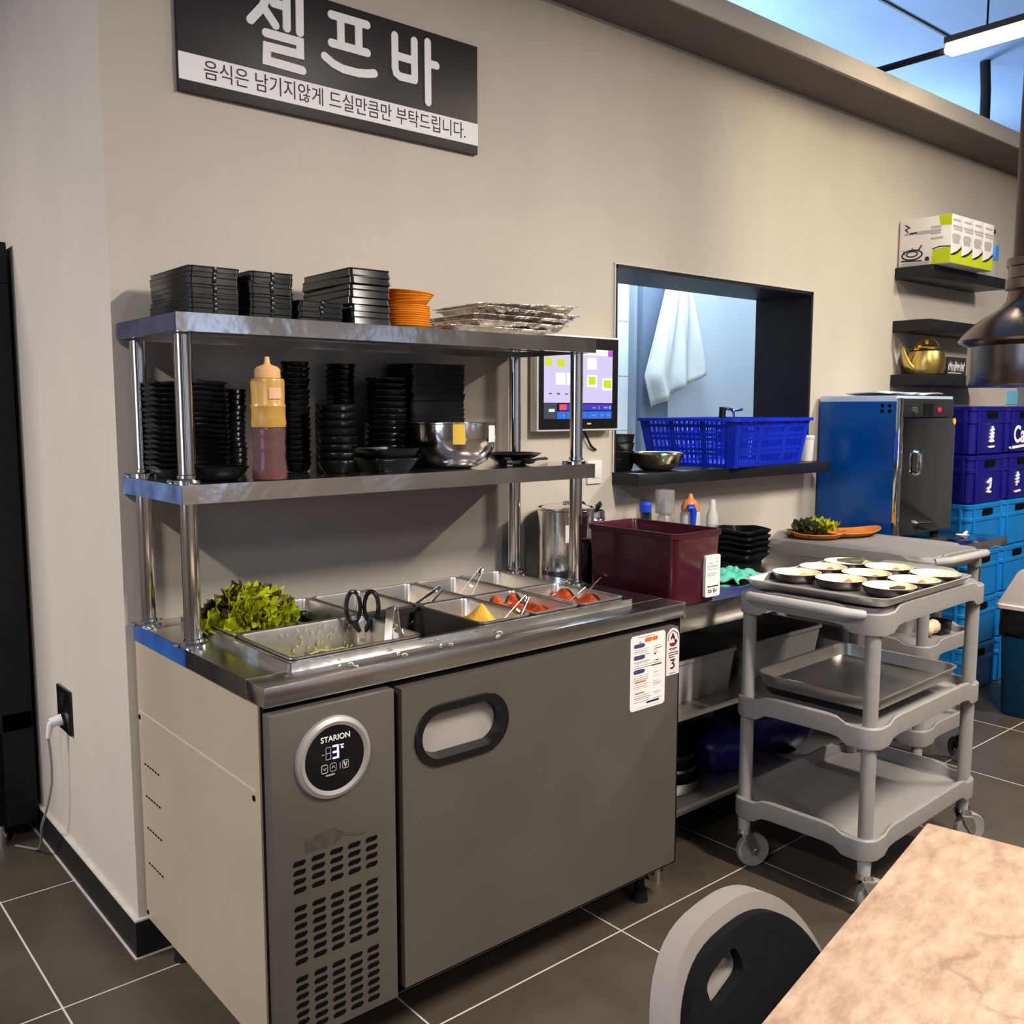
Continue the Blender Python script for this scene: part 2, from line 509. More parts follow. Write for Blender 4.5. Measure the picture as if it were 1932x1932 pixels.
for x0, x1 in ((-4.5, -2.9), (-2.5, -0.9), (-0.55, 0.5), (0.85, 1.8), (2.3, 3.4), (3.7, 7.2)):
    b.box(x0, x1, -5.2, -5.0, 0.9, 2.2)
struct('wall_front', b, ROOMM, smooth=0)
b = MB().box(-4.5, -4.4, -5.0, -2.6, 0, 3.2).box(-4.5, -4.4, -0.6, 2.5, 0, 3.2).box(-4.5, -4.4, -2.6, -0.6, 0, 0.7).box(-4.5, -4.4, -2.6, -0.6, 2.6, 3.2)
struct('wall_street', b, ROOMM, smooth=0)
struct('wall_far_left', MB().box(-4.4, XC, 2.3, 2.5, 0, 3.2), ROOMM, smooth=0)
# black lining and sill of the pass-through
b = MB()
b.box(WX0, WX0 + 0.012, -0.004, WT + 0.004, WZ0, WZ1).box(WX1 - 0.012, WX1, -0.004, WT + 0.004, WZ0, WZ1).box(WX0, WX1, -0.004, WT + 0.004, WZ1 - 0.012, WZ1)
fr_ = struct('window_1', b, BLACKB, smooth=0)
b = MB()
e = 0.005
b.box(WX0 - e, WX0, -0.007, 0.0, WZ0 + .04, WZ1 + e).box(WX1, WX1 + e, -0.007, 0.0, WZ0 + .04, WZ1 + e).box(WX0, WX1, -0.007, 0.0, WZ1, WZ1 + e)
struct('trim_window', b, CAULK, smooth=0)
# skirting
b = MB().box(XC - 0.011, XC, -0.011, 2.3, 0, 0.094).box(XC, 5.0, -0.011, 0, 0, 0.094)
struct('baseboard_back', b, BASEM, smooth=0)
b = MB().box(XC - 0.012, XC, -0.012, 2.3, 0.094, 0.099).box(XC, 5.0, -0.012, 0, 0.094, 0.099)
b.box(XC - 0.016, XC - 0.011, -0.016, 2.3, 0, 0.003).box(XC - .011, 5.0, -0.016, -0.011, 0, 0.003)
struct('trim_skirting', b, CAULK, smooth=0)
# kitchen surfaces seen through the opening: tiles, a white pilaster, a grey panel and a pale panel
struct('trim_kitchen_pilaster', MB().box(3.190, 3.216, 1.31, 1.35, 0, 3.2), mat('grey_strip', rgb(150, 164, 178), 0.5), smooth=0)
struct('wall_kitchen_grey', MB().box(3.216, 3.428, 1.27, 1.35, 0, 3.2), mat('grey_blue_panel', rgb(112, 128, 150), 0.6, 0, 0.04, 4), smooth=0)
struct('wall_kitchen_pale', MB().box(3.428, 7.0, 1.26, 1.35, 0, 3.2), mat('pale_panel', rgb(196, 208, 220), 0.5, 0, 0.05, 1.5), smooth=0)

# the black sill shelf running through the opening
solo('serving_shelf', MB().box(1.652, 2.852, -0.125, WT + .02, 1.088, 1.130, 0.002), BLACKB,
     'long black serving shelf under the opening in the wall', 'shelf')
# towel hanging in the kitchen
def towel():
    def left(z):
        pts = [(2.25, 3.385), (1.94, 3.292), (1.525, 3.168), (1.36, 3.235), (1.2, 3.25)]
        for (z0, x0), (z1, x1) in zip(pts, pts[1:]):
            if z <= z0 and z >= z1: return x0 + (x1 - x0) * (z0 - z) / (z0 - z1)
        return pts[-1][1]
    rows, cols = 26, 30
    P = []
    for i in range(rows + 1):
        t = i / rows
        row = []
        for j in range(cols + 1):
            u = j / cols
            zb = 1.355 + 0.19 * u + 0.012 * math.sin(u * 14)
            z = 2.25 + (zb - 2.25) * t
            xl = left(z); xr = 3.43 + (3.622 - 3.43) * min(1, (2.25 - z) / 0.70)
            row.append((xl + (xr - xl) * u, 1.17 + (0.012 + 0.022 * t) * math.sin(u * 15 + 1.5 * t + 2 * t * u) + 0.012 * math.sin(u * 31 + t), z))
        P.append(row)
    mb = MB()
    mb.loft(P, False, False, closed=False)
    return mb
solo('hand_towel', towel(), CLOTHW, 'white towel hanging on the kitchen side, seen through the opening', 'towel', solid=0.006, smooth=80)

t = thing('towel_hook', 'small metal hook on the kitchen wall holding the white towel', 'hook', (3.41, 1.258, 2.23))
obj('plate', MB().box(3.39, 3.43, 1.254, 1.2595, 2.20, 2.27, .002), WHITE, t, world=True)
obj('peg', MB().tube([(3.41, 1.256, 2.235), (3.41, 1.20, 2.235), (3.41, 1.165, 2.245), (3.41, 1.15, 2.265)], .007, 8), WHITE, t, world=True)
t = thing('wall_switch', 'small white switch plate on the wall below the order screen', 'switch', (1.56, 0, 1.10))
obj('plate', MB().box(1.525, 1.595, -.008, 0, 1.095, 1.175, .002), WHITE, t, world=True)
obj('rocker', MB().box(1.545, 1.575, -.011, -.007, 1.115, 1.155, .001), PAPER, t, world=True)

# ------------------------------------------------------------------ wall sign
t = thing('wall_sign', 'black sign board with white Korean lettering high on the wall', 'sign', (0.6, 0, 2.097))
SX0, SX1, SZ0, SZ1 = 0.155, 1.047, 2.097, 2.402
obj('board', MB().box(SX0, SX1, -0.016, 0, SZ0, SZ1, 0.001), mat('black_sign_board', rgb(40, 34, 34), 0.45, 0, 0.1, 5), t, world=True)
obj('white_band', MB().box(SX0, SX1, -0.0175, -0.0155, 2.122, 2.184), INKW, t, label='white band with the small line of text', world=True)
b = MB()
W_ = 0.0215
S = [[(0.392, 2.385), (0.372, 2.338), (0.338, 2.298)], [(0.375, 2.334), (0.404, 2.301)], [(0.436, 2.388), (0.435, 2.302)],
     [(0.472, 2.390), (0.471, 2.300)], [(0.400, 2.353), (0.432, 2.353)],
     [(0.378, 2.277), (0.471, 2.277), (0.471, 2.2465), (0.380, 2.2455), (0.378, 2.2115), (0.476, 2.209)],
     [(0.563, 2.367), (0.670, 2.368)], [(0.590, 2.366), (0.590, 2.300)], [(0.644, 2.366), (0.644, 2.299)], [(0.562, 2.297), (0.670, 2.297)],
     [(0.541, 2.259), (0.566, 2.246), (0.595, 2.239), (0.640, 2.239), (0.672, 2.244), (0.691, 2.249)],
     [(0.758, 2.363), (0.758, 2.278), (0.762, 2.265), (0.774, 2.259), (0.822, 2.260)], [(0.822, 2.364), (0.822, 2.261)], [(0.757, 2.311), (0.822, 2.311)],
     [(0.868, 2.372), (0.868, 2.210)], [(0.868, 2.315), (0.897, 2.315)]]
for s_ in S:
    b.stroke(s_, W_, 'y', -0.019, -0.0155)
obj('lettering', b, INKW, t, label='large white Korean letters', world=True, smooth=0)
me = text_mesh('음식은 남기지않게 드실만큼만 부탁드립니다.', 0.049, MY(0.608, -0.0178, 2.152))
w_ = max(v.co.x for v in me.vertices) - min(v.co.x for v in me.vertices)
me.transform(Matrix.Translation((0.608, 0, 0)) @ Matrix.Diagonal((0.785 / w_, 1, 1, 1)) @ Matrix.Translation((-0.608, 0, 0)))
obj('small_lettering', me, mat('dark_plum_print', rgb(60, 36, 52), 0.6), t, label='thin dark Korean lettering on the white band', world=True)

# ------------------------------------------------------------------ black drinks fridge at the far left, its socket and cord
t = thing('drinks_fridge', 'black upright drinks fridge at the left edge behind the wall corner', 'fridge', (-0.36, 1.15, 0))
FX0, FX1, FY, FZ = -0.69, -0.036, 0.86, 1.84
obj('cabinet', MB().box(FX0, FX1, FY + 0.02, FY + 0.6, 0.06, FZ, 0.006), BLACKM, t, world=True)
b = MB().box(FX0, FX0 + 0.09, FY, FY + 0.03, 0.42, FZ - .12, .004).box(FX1 - 0.09, FX1, FY, FY + 0.03, 0.06, FZ - .12, .004).box(FX0, FX1, FY, FY + 0.03, FZ - 0.12, FZ, .004).box(FX0, FX1, FY, FY + 0.03, 0.36, 0.42, .004)
obj('door_frame', b, BLACKM, t, world=True)
obj('door_glass', MB().box(FX0 + .09, FX1 - .09, FY + .008, FY + .02, .42, FZ - .12), mat('dark_glass', (0.012, 0.012, 0.03), 0.08), t, world=True)
b = MB()
for k in range(5):
    b.box(FX0 + 0.05, FX1 - 0.11, FY - 0.004, FY + 0.025, 0.10 + k * 0.052, 0.122 + k * 0.052, 0.003)
obj('louvre', b, BLACKB, t, world=True)
obj('door_handle', MB().box(FX1 - .2, FX1 - .1, FY - .012, FY + .002, .375, .395, .003), CHROME, t, world=True)
for x in (FX1 - .1, FX0 + .1):
    obj('foot', MB().cyl((x, FY + .04, 0), (x, FY + .04, .06), .02, .015), CHROME, t, world=True)
    obj('foot', MB().cyl((x, FY + .5, 0), (x, FY + .5, .06), .02, .015), CHROME, t, world=True)

t = thing('wall_socket', 'black double socket plate low on the side wall', 'socket', (XC, 0.54, 0.43))
obj('plate', MB().box(XC - 0.010, XC, 0.482, 0.604, 0.432, 0.560, 0.003), BLACKP, t, world=True)
obj('outlet', MB().cyl((XC - .013, .543, .465), (XC - .009, .543, .465), .021, n=20), BLACKM, t, world=True)
obj('outlet', MB().cyl((XC - .013, .543, .527), (XC - .009, .543, .527), .021, n=20), BLACKM, t, world=True)
t = thing('power_cord', 'thin grey power cord plugged into the black socket, running to the floor', 'cord', (XC - .03, 0.56, 0))
obj('plug', MB().cyl((XC - .013, .548, .467), (XC - .045, .552, .462), .017, .013).cyl((XC - .042, .552, .462), (XC - .05, .556, .418), .010, .006), WHITE, t, label='white plug', world=True)
cpts = []
ctrl = [(XC - .05, .556, .42), (XC - .045, .558, .36), (XC - .045, .565, .28), (XC - .055, .59, .20), (XC - .06, .64, .13), (XC - .05, .70, .06), (XC - .05, .74, .02), (XC - .06, .79, .006), (-.11, .84, .006)]
for i in range(len(ctrl) - 1):
    for k in range(4):
        p0, p1, p2, p3 = (Vector(ctrl[max(0, min(len(ctrl) - 1, i + q))]) for q in (-1, 0, 1, 2))
        u = k / 4
        cpts.append(0.5 * ((2 * p1) + (p2 - p0) * u + (2 * p0 - 5 * p1 + 4 * p2 - p3) * u * u + (3 * p1 - p0 - 3 * p2 + p3) * u ** 3))
cpts.append(Vector(ctrl[-1]))
obj('cord', MB().tube(cpts, 0.0035, 6), RUBBER, t, world=True)

# ------------------------------------------------------------------ refrigerated prep counter
H = 0.839
t = thing('prep_counter', 'stainless refrigerated prep counter with grey front, standing against the wall', 'counter fridge', (0.6, -0.35, 0))
b = MB()
b.box(0.0, 0.006, -0.672, -0.010, 0.100, 0.798).box(1.194, 1.2, -0.672, -0.010, 0.100, 0.798)
b.box(0.006, 1.194, -0.030, -0.010, 0.100, 0.798).box(0.006, 1.194, -0.672, -0.030, 0.100, 0.130)
b.box(0.006, 1.194, -0.672, -0.660, 0.130, 0.798)
obj('cabinet', b, SIDE, t, label='beige grey side panels', world=True, smooth=0)
b = MB().prism([(-0.655, 0.627), (-0.655, 0.6295), (-0.014, 0.6295), (-0.014, 0.627)], 'x', -0.0012, 0.001)
obj('panel_seam', b, mat('pale_edge', rgb(205, 192, 172), 0.5), t, world=True, smooth=0)
b = MB()
for z0 in (0.50, 0.42, 0.34, 0.25):
    for k in range(6):
        b.box(-0.0011, 0.001, -0.04 - k * 0.017 - .010, -0.04 - k * 0.017, z0 - k * .0, z0 + 0.0035)
b.cyl((-0.0015, -0.645, 0.612), (0.001, -0.645, 0.612), .006, n=10).cyl((-0.0015, -0.018, 0.612), (0.001, -0.018, 0.612), .006, n=10).cyl((-0.0015, -0.018, 0.115), (0.001, -0.018, 0.115), .006, n=10)
obj('side_vent', b, DARKGAP, t, world=True, smooth=0)
obj('dark_gap', MB().box(0.004, 1.196, -0.690, -0.671, 0.115, 0.797), DARKGAP, t, world=True, smooth=0)
# front: machine panel at the left, one wide door
obj('machine_panel', MB().box(0.0, 0.272, -0.718, -0.690, 0.128, 0.790, 0.002), FRONT, t, world=True)
FY_ = -0.7185
b = MB()
def slot(x0, x1, z):
    hz = 0.0048
    b.prism([(x0 + hz * .3, z - hz), (x1 - hz, z - hz), (x1, z), (x1 - hz * .3, z + hz), (x0 + hz, z + hz), (x0, z)], 'y', FY_ - 0.0004, -0.717)
cols_ = [(0.040, 0.067), (0.079, 0.108), (0.119, 0.148), (0.159, 0.188), (0.199, 0.227)]
for zs in ([0.492 - 0.0178 * k for k in range(4)], [0.402 - 0.0178 * k for k in range(7)], [0.259 - 0.0178 * k for k in range(7)]):
    for z in zs:
        for x0, x1 in cols_:
            slot(x0, x1, z)
obj('vent_slots', b, DARKGAP, t, world=True, smooth=0)
b = MB().prism([(0.067, 0.508), (0.127, 0.506), (0.150, 0.518), (0.197, 0.507), (0.200, 0.511), (0.150, 0.526), (0.128, 0.541), (0.095, 0.539), (0.067, 0.533)], 'y', FY_ - .0002, -0.717)
obj('adhesive_stain', b, mat('sticky_residue', rgb(70, 63, 57), 0.7, 0, 0.3, 60), t, label='dark residue of a torn sticker', world=True, smooth=0)
# round control display
DX, DZ = 0.131, 0.683
def ydisc(r, y0, y1, n=40):
    return MB().cyl((DX, y0, DZ), (DX, y1, DZ), r, n=n)
ring = MB(Matrix.Translation((DX, -0.718, DZ)) @ Matrix.Rotation(PI / 2, 4, 'X')).lathe([(0.082, -.001), (0.080, 0.006), (0.072, 0.010), (0.0645, 0.007), (0.064, -.001)], 48)
dsp = obj('control_display', ring, mat('satin_grey_ring', rgb(186, 182, 178), 0.35, 0.5), t, label='round control display with a satin ring', world=True)
obj('display_glass', ydisc(0.0645, -0.7245, -0.718), mat('black_display_glass', (0.004, 0.004, 0.005), 0.08), dsp, world=True)
yd = -0.7249
obj('display_marks', text_mesh('STARION', 0.0155, MY(DX + .002, yd, 0.7225), bold=.0002), INKW, dsp, world=True)
b = MB()
def seg7(x, z, w, h, on, wd=0.0022):
    q = {'a': [(x, z + h), (x + w, z + h)], 'g': [(x, z + h / 2), (x + w, z + h / 2)], 'd': [(x, z), (x + w, z)], 'b': [(x + w, z + h), (x + w, z + h / 2)],
         'c': [(x + w, z + h / 2), (x + w, z)], 'f': [(x, z + h), (x, z + h / 2)], 'e': [(x, z + h / 2), (x, z)]}
    for k in on:
        b.stroke(q[k], wd, 'y', yd, yd + 0.0006, 5)
seg7(0.1275, 0.683, 0.010, 0.0235, 'abgcd', 0.0034)
b.stroke([(0.1495, 0.700), (0.146, 0.700), (0.146, 0.706), (0.1495, 0.706)], 0.0018, 'y', yd, yd + 0.0006, 5)
b.stroke([(0.1428, 0.7065), (0.1430, 0.7065)], 0.0022, 'y', yd, yd + 0.0006, 5)
obj('lit_digits', b, mat('blue_led', (0.25, 0.3, 1.0), 0.5, emit=(0.22, 0.24, 1.0), estr=6.0), dsp, label='glowing blue 3 degrees reading', world=True, smooth=0)
b = MB()
seg7(0.1115, 0.683, 0.010, 0.0235, 'abcdefg', 0.0008)
b.stroke([(0.103, 0.694), (0.107, 0.694)], 0.0012, 'y', yd, yd + .0006, 4)
for x in (0.1075, 0.1265, 0.1535):
    q = [(a + x, c + 0.6655) for a, c in rrect(0.0065, 0.008, 0.003, 3)]
    b.stroke(q + [q[0]], 0.0009, 'y', yd, yd + .0006, 3)
b.stroke([(0.1045, 0.667), (0.1075, 0.663), (0.1105, 0.667)], 0.0012, 'y', yd, yd + .0006, 4)
b.stroke([(0.1235, 0.664), (0.1265, 0.668), (0.1295, 0.664)], 0.0012, 'y', yd, yd + .0006, 4)
b.stroke([(0.1415, 0.659), (0.1415, 0.671)], 0.0009, 'y', yd, yd + .0006, 3)
b.stroke([(0.1505, 0.670), (0.1535, 0.661)], 0.003, 'y', yd, yd + .0006, 3).stroke([(0.1565, 0.670), (0.1535, 0.661)], 0.002, 'y', yd, yd + .0006, 3)
for k in range(4):
    b.stroke([(0.111 + k * .005, 0.651), (0.114 + k * .005, 0.652)], 0.0022, 'y', yd, yd + .0006, 3)
obj('display_icons', b, INKG, dsp, world=True, smooth=0)
# door with its recessed oval handle
HX, HZ, HW, HH = 0.446, 0.668, 0.123, 0.064
outer = [(0.290, 0.140), (1.157, 0.140), (1.157, 0.785), (0.290, 0.785)]
hole = [(HX + a, HZ + c) for a, c in rrect(HW, HH, HH, 10)]
def plate_with_hole(x0, x1, z0, z1, hole, ya, yb):
    mb = MB()
    n = len(hole)
    cx = sum(p[0] for p in hole) / n; cz = sum(p[1] for p in hole) / n
    out = []
    for (a, c) in hole:
        dx, dz = a - cx, c - cz
        s = min((x1 - cx) / dx if dx > 1e-9 else 1e9, (x0 - cx) / dx if dx < -1e-9 else 1e9, (z1 - cz) / dz if dz > 1e-9 else 1e9, (z0 - cz) / dz if dz < -1e-9 else 1e9)
        out.append([cx + dx * s, cz + dz * s])
    for X, Z in ((x0, z0), (x1, z0), (x1, z1), (x0, z1)):
        k = min(range(n), key=lambda i: (out[i][0] - X) ** 2 + (out[i][1] - Z) ** 2)
        out[k] = [X, Z]
    rings = [[(a, ya, c) for a, c in out], [(a, ya, c) for a, c in hole], [(a, yb, c) for a, c in hole], [(a, yb, c) for a, c in out]]
    rings.append(rings[0])
    mb.loft(rings, False, False)
    return mb
door = obj('door', plate_with_hole(0.290, 1.157, 0.140, 0.785, hole, -0.718, -0.690), FRONT, t, world=True, smooth=0)
hm = MB()
def ov(dx, dz, y):
    return [(HX + a, y, HZ + c) for a, c in rrect(HW + dx, HH + dz, HH + dz, 10)]
hm.loft([ov(0.004, 0.004, -0.7182), ov(0.002, 0.002, -0.7225), ov(-0.014, -0.014, -0.7225), ov(-0.020, -0.020, -0.700), ov(-0.022, -0.022, -0.695)], False, False)
hd = obj('handle', hm, BLACKP, door, label='black oval recessed handle', world=True)
obj('handle_plate', MB().loft([ov(-0.018, -0.018, -0.697), ov(-0.018, -0.018, -0.692)]), mat('pale_handle_plate', rgb(176, 168, 162), 0.5, 0.2), door, world=True, smooth=0)
# stickers on the door
st = obj('instruction_sticker', MB().prism([(1.038 + a, 0.687 + c) for a, c in rrect(0.066, 0.097, 0.010, 4)], 'y', -0.7186, -0.7178), PAPER, door, label='white instruction sticker with blue and orange lines', world=True, smooth=0)
y_ = -0.7190
def bars(name, rects, m, parent):
    mb = MB()
    for x0, x1, z, w in rects:
        mb.stroke([(x0, z), (x1, z)], w, 'y', y_, -0.7185, 4)
    return obj(name, mb, m, parent, world=True, smooth=0)
st2 = obj('energy_sticker', MB().prism([(1.109, 0.659), (1.160, 0.659), (1.160, 0.755)] + [(1.1345 + 0.0255 * math.cos(PI * k / 12), 0.757 + 0.0265 * math.sin(PI * k / 12)) for k in range(13)] + [(1.109, 0.755)], 'y', -0.7186, -0.7178), mat('pinkish_paper', rgb(226, 212, 210), 0.7), door, label='energy grade sticker with a large 3', world=True, smooth=0)
# a sticker's print: one mesh per ink, carried by the door like the stickers
pr = [(0.989, 1.020, 0.757, 0.010), (0.989, 1.020, 0.727, 0.010), (0.989, 1.020, 0.691, 0.010)]
bars('sticker_print', pr, INKB, door)
bars('sticker_print', [(1.030, 1.047, 0.769, 0.011), (1.058, 1.069, 0.769, 0.010), (0.990, 1.029, 0.664, 0.003), (0.990, 1.024, 0.635, 0.002)], INKO, door)
gl = []
for z in (0.748, 0.743, 0.738, 0.733, 0.716, 0.711, 0.706, 0.701, 0.680, 0.675, 0.670, 0.657, 0.652, 0.647, 0.628, 0.623, 0.618, 0.612):
    gl.append((0.987, 0.987 + random.uniform(0.045, 0.07), z, 0.0013))
    if random.random() < 0.7: gl.append((1.060, 1.060 + random.uniform(0.015, 0.032), z, 0.0013))
gl += [(1.001, 1.060, 0.7795, 0.001), (1.000, 1.085, 0.596, 0.001), (1.005, 1.011, 0.766, 0.006)]
bars('sticker_print', gl, INKG, door)
bars('sticker_print', [(1.066, 1.089, 0.742, 0.0018), (1.052, 1.089, 0.699, 0.0022), (1.062, 1.066, 0.728, 0.003), (1.068, 1.075, 0.711, 0.002), (1.036, 1.080, 0.605, 0.005)], INKD, door)
mb = MB()
mb.prism([(1.1345 + 0.0145 * math.cos(a), 0.7445 + 0.0095 * math.sin(a)) for a in [PI + PI * k / 12 for k in range(13)]], 'y', y_, -0.7185)
obj('sticker_print', mb, INKR, door, world=True, smooth=0)
mb = MB()
mb.stroke([(1.128, 0.757), (1.133, 0.766), (1.139, 0.756)], 0.006, 'y', y_, -.7185, 4).stroke([(1.143, 0.750), (1.147, 0.747)], 0.007, 'y', y_, -.7185, 4)
mb.stroke([(1.117, 0.719), (1.152, 0.719), (1.152, 0.713), (1.120, 0.713), (1.120, 0.707), (1.140, 0.707)], 0.0012, 'y', y_, -.7185, 3)
mb.stroke([(1.120, 0.730), (1.149, 0.730)], 0.0014, 'y', y_, -.7185, 3).stroke([(1.124, 0.726), (1.144, 0.726)], 0.0012, 'y', y_, -.7185, 3).stroke([(1.122, 0.664), (1.146, 0.664)], 0.001, 'y', y_, -.7185, 3)
mb.stroke([(1.127, 0.699), (1.140, 0.699), (1.133, 0.690), (1.139, 0.687), (1.140, 0.681), (1.134, 0.677), (1.127, 0.678)], 0.0042, 'y', y_, -.7185, 5)
q = [(1.114, 0.752), (1.117, 0.768), (1.134, 0.778), (1.151, 0.768), (1.155, 0.752)]
mb.stroke(q, 0.001, 'y', y_, -.7185, 3)
obj('sticker_print', mb, INKD, door, world=True, smooth=0)
# worktop: flat sheet with a front lip, a raised frame around the pan well
b = MB()
WELL = (0.095, 1.060, -0.622, -0.092)
b.box(0.0, 1.2, -0.700, WELL[2], 0.800, H, 0.002).box(0.0, 1.2, WELL[3], -0.003, 0.800, H, 0.002)
b.box(0.0, WELL[0], WELL[2], WELL[3], 0.800, H).box(WELL[1], 1.2, WELL[2], WELL[3], 0.800, H)
b.box(1.1985, 1.206, -0.700, -0.35, 0.797, H, 0.001)
wt = obj('worktop', b, STEEL_TOP, t, world=True)
b = MB()
ro = [(0.5775 + a, -0.357 + c) for a, c in rrect(0.4935, 0.2785, 0.006, 2)]
ri = [(0.5775 + a, -0.357 + c) for a, c in rrect(0.4845, 0.2665, 0.004, 2)]
b.loft([[(x, y, H - .001) for x, y in ro], [(x, y, H + 0.018) for x, y in ro], [(x, y, H + 0.018) for x, y in ri], [(x, y, H - 0.001) for x, y in ri]], False, False)
obj('well_frame', b, STEEL, wt, world=True, smooth=0)
b = MB()
b.box(WELL[0] - .004, WELL[0], WELL[2], WELL[3], 0.62, 0.83).box(WELL[1], WELL[1] + .004, WELL[2], WELL[3], 0.62, 0.83).box(WELL[0], WELL[1], WELL[2] - .004, WELL[2], 0.62, 0.83).box(WELL[0], WELL[1], WELL[3], WELL[3] + .004, 0.62, 0.83).box(WELL[0], WELL[1], WELL[2], WELL[3], 0.615, 0.62)
b.box(WELL[0], WELL[1], -0.3535, -0.3485, 0.845, 0.857)
obj('well_liner', b, mat('dark_well_liner', (0.05, 0.055, 0.06), 0.4, 0.6), t, world=True, smooth=0)
obj('film_reflection_edge', MB().box(-0.0012, 0.002, -0.325, -0.006, 0.800, H), mat('blue_film_reflection', rgb(52, 96, 170), 0.3, 0.1, 0.25, 12), wt, label='worktop end in blue film with a blue reflection painted in', world=True, smooth=0)  # film colour brightened to paint in the blue reflection of the steel end
for x in (0.06, 1.13):
    for y in (-0.62, -0.08):
        obj('foot', MB().cyl((x, y, 0), (x, y, 0.03), 0.024, 0.018).cyl((x, y, 0.03), (x, y, 0.1), 0.014), BLACKM, t, world=True)

# ------------------------------------------------------------------ steel overshelf on the worktop
SX0, SX1, SY0, SY1 = -0.012, 1.189, -0.374, -0.010
t = thing('overshelf', 'two-tier stainless overshelf on chromed posts standing on the prep counter', 'shelf rack', (0.59, -0.19, H))
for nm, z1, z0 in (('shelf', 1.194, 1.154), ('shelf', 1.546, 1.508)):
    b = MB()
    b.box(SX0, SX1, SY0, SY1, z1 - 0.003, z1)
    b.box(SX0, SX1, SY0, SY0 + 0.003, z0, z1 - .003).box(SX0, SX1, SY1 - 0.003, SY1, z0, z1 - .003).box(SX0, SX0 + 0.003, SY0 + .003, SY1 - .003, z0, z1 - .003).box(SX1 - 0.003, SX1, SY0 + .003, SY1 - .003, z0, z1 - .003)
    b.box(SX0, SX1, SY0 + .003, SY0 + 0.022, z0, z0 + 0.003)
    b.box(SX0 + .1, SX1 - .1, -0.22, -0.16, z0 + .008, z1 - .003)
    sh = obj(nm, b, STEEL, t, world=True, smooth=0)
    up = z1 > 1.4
    obj('end_reflection_tint', MB().box(SX0 - .0008, SX0, SY0 + .002, SY1, z0, z1 - .001), mat('slate_reflection_tint', rgb(92, 92, 116), .3, .3, .25, 14) if up else mat('pale_blue_reflection_tint', rgb(120, 146, 196), .25, .3, .5, 16),  # tinted sheets: reflections in the steel shelf ends painted as colour
        sh, label='end face with a slate grey reflection painted on' if up else 'end face with a pale blue reflection painted on', world=True, smooth=0)
POST = [(0.026, -0.306), (0.026, -0.036), (1.163, -0.322), (1.163, -0.050)]
for px, py in POST:
    b = MB()
    b.cyl((px, py, H), (px, py, 1.154), 0.0185, n=24).cyl((px, py, 1.194), (px, py, 1.508), 0.0185, n=24)
    po = obj('post', b, TUBE, t, world=True)
    for z in (H, 1.194):
        b = MB()
        b.lathe([(0.030, 0.0), (0.030, 0.006), (0.021, 0.010), (0.021, 0.016), (0.0187, 0.018)], 24, (px, py, z))
        for k in range(3):
            a = k * 2.1 + .5
            b.cyl((px + .031 * math.cos(a), py + .031 * math.sin(a), z + .002), (px + .041 * math.cos(a), py + .041 * math.sin(a), z + .005), .006, .004, n=8)
        obj('collar', b, CHROME, po, world=True)

# ------------------------------------------------------------------ food pans set in the well
def pan_mb(hx, hy, depth=0.10):
    rr = 0.018
    return MB().shell([(hx - .012, hy - .012, rr, -depth), (hx - .004, hy - .004, rr, -0.004), (hx - .001, hy - .001, rr, -0.002), (hx - .001, hy - .001, rr, 0.002),
                       (hx - .008, hy - .008, rr, 0.002), (hx - .0095, hy - .0095, rr, -0.003), (hx - .016, hy - .016, rr, -depth + .003)], 5)
QUART, HALF = pan_mb(0.0795, 0.1315).mesh('food_pan'), pan_mb(0.160, 0.1315).mesh('food_pan')
PZ = 0.8595
def pan(x, y, me, label):
    o = bpy.data.objects.new('food_pan', me)
    COL.objects.link(o)
    if not me.materials: me.materials.append(PANST)
    o.location = (x, y, PZ)
    return tag(o, label, 'food pan', 'steel food pans set in the prep counter')
YB, YF = -0.2215, -0.4875
pan(0.176, YB, QUART, 'steel pan under the lettuce heap, in the back left corner of the counter')
pan(0.337, YB, QUART, 'steel pan with dark green vegetables beside the lettuce')
pan(0.498, YB, QUART, 'steel pan directly behind the scissors, in the back row')
pan(0.659, YB, QUART, 'steel pan in the back row, left of the pan holding the raised tongs')
pan(0.820, YB, QUART, 'steel pan in the back row with tongs sticking up out of it')
pan(0.981, YB, QUART, 'empty steel pan in the back row at the right end')
pan(0.256, YF, HALF, 'wide front steel pan of pale shreds that the scissors stand in')
pan(0.655, YF, QUART, 'front steel pan with the yellow mound')
pan(0.817, YF, QUART, 'front steel pan with red kimchi in the middle of the right group')
pan(0.980, YF, QUART, 'front steel pan with red sauce at the far right end')

# lettuce leaves
def leaf_me(seed):
    rnd = random.Random(seed)
    mb = MB()
    n, m = 40, 6
    ph = [rnd.uniform(0, 6) for _ in range(4)]
    rings = []
    for i in range(m + 1):
        r = i / m
        ring = []
        for k in range(n):
            a = 2 * PI * k / n
            rad = 0.027 * r * (1 + 0.18 * math.sin(2 * a + ph[0]) + 0.09 * math.sin(5 * a + ph[1]) + 0.06 * r * math.sin(11 * a)) + 0.0004
            z = 0.020 * r * r + r ** 3 * (0.0085 * math.sin(7 * a + ph[2]) + 0.006 * math.sin(11 * a + ph[3])) + 0.004 * r * math.sin(3 * a + ph[1])
            ring.append((rad * math.cos(a) * 1.1, rad * math.sin(a), z))
        rings.append(ring)
    mb.loft(rings, True, False)
    return mb.mesh('lettuce_leaf', 80)
LM = [leaf_me(s) for s in range(8)]
rn = random.Random(21)
spots = []
for i in range(120):
    for _ in range(40):
        x = rn.uniform(0.10, 0.30); y = rn.uniform(-0.335, -0.10)
        d = math.hypot((x - 0.195) / 0.092, (y + 0.215) / 0.115)
        if d < 1: break
    hz = 0.860 + 0.066 * max(0, 1 - d * d)
    spots.append((x, y, hz - rn.uniform(0, 0.014) - 0.010, d))
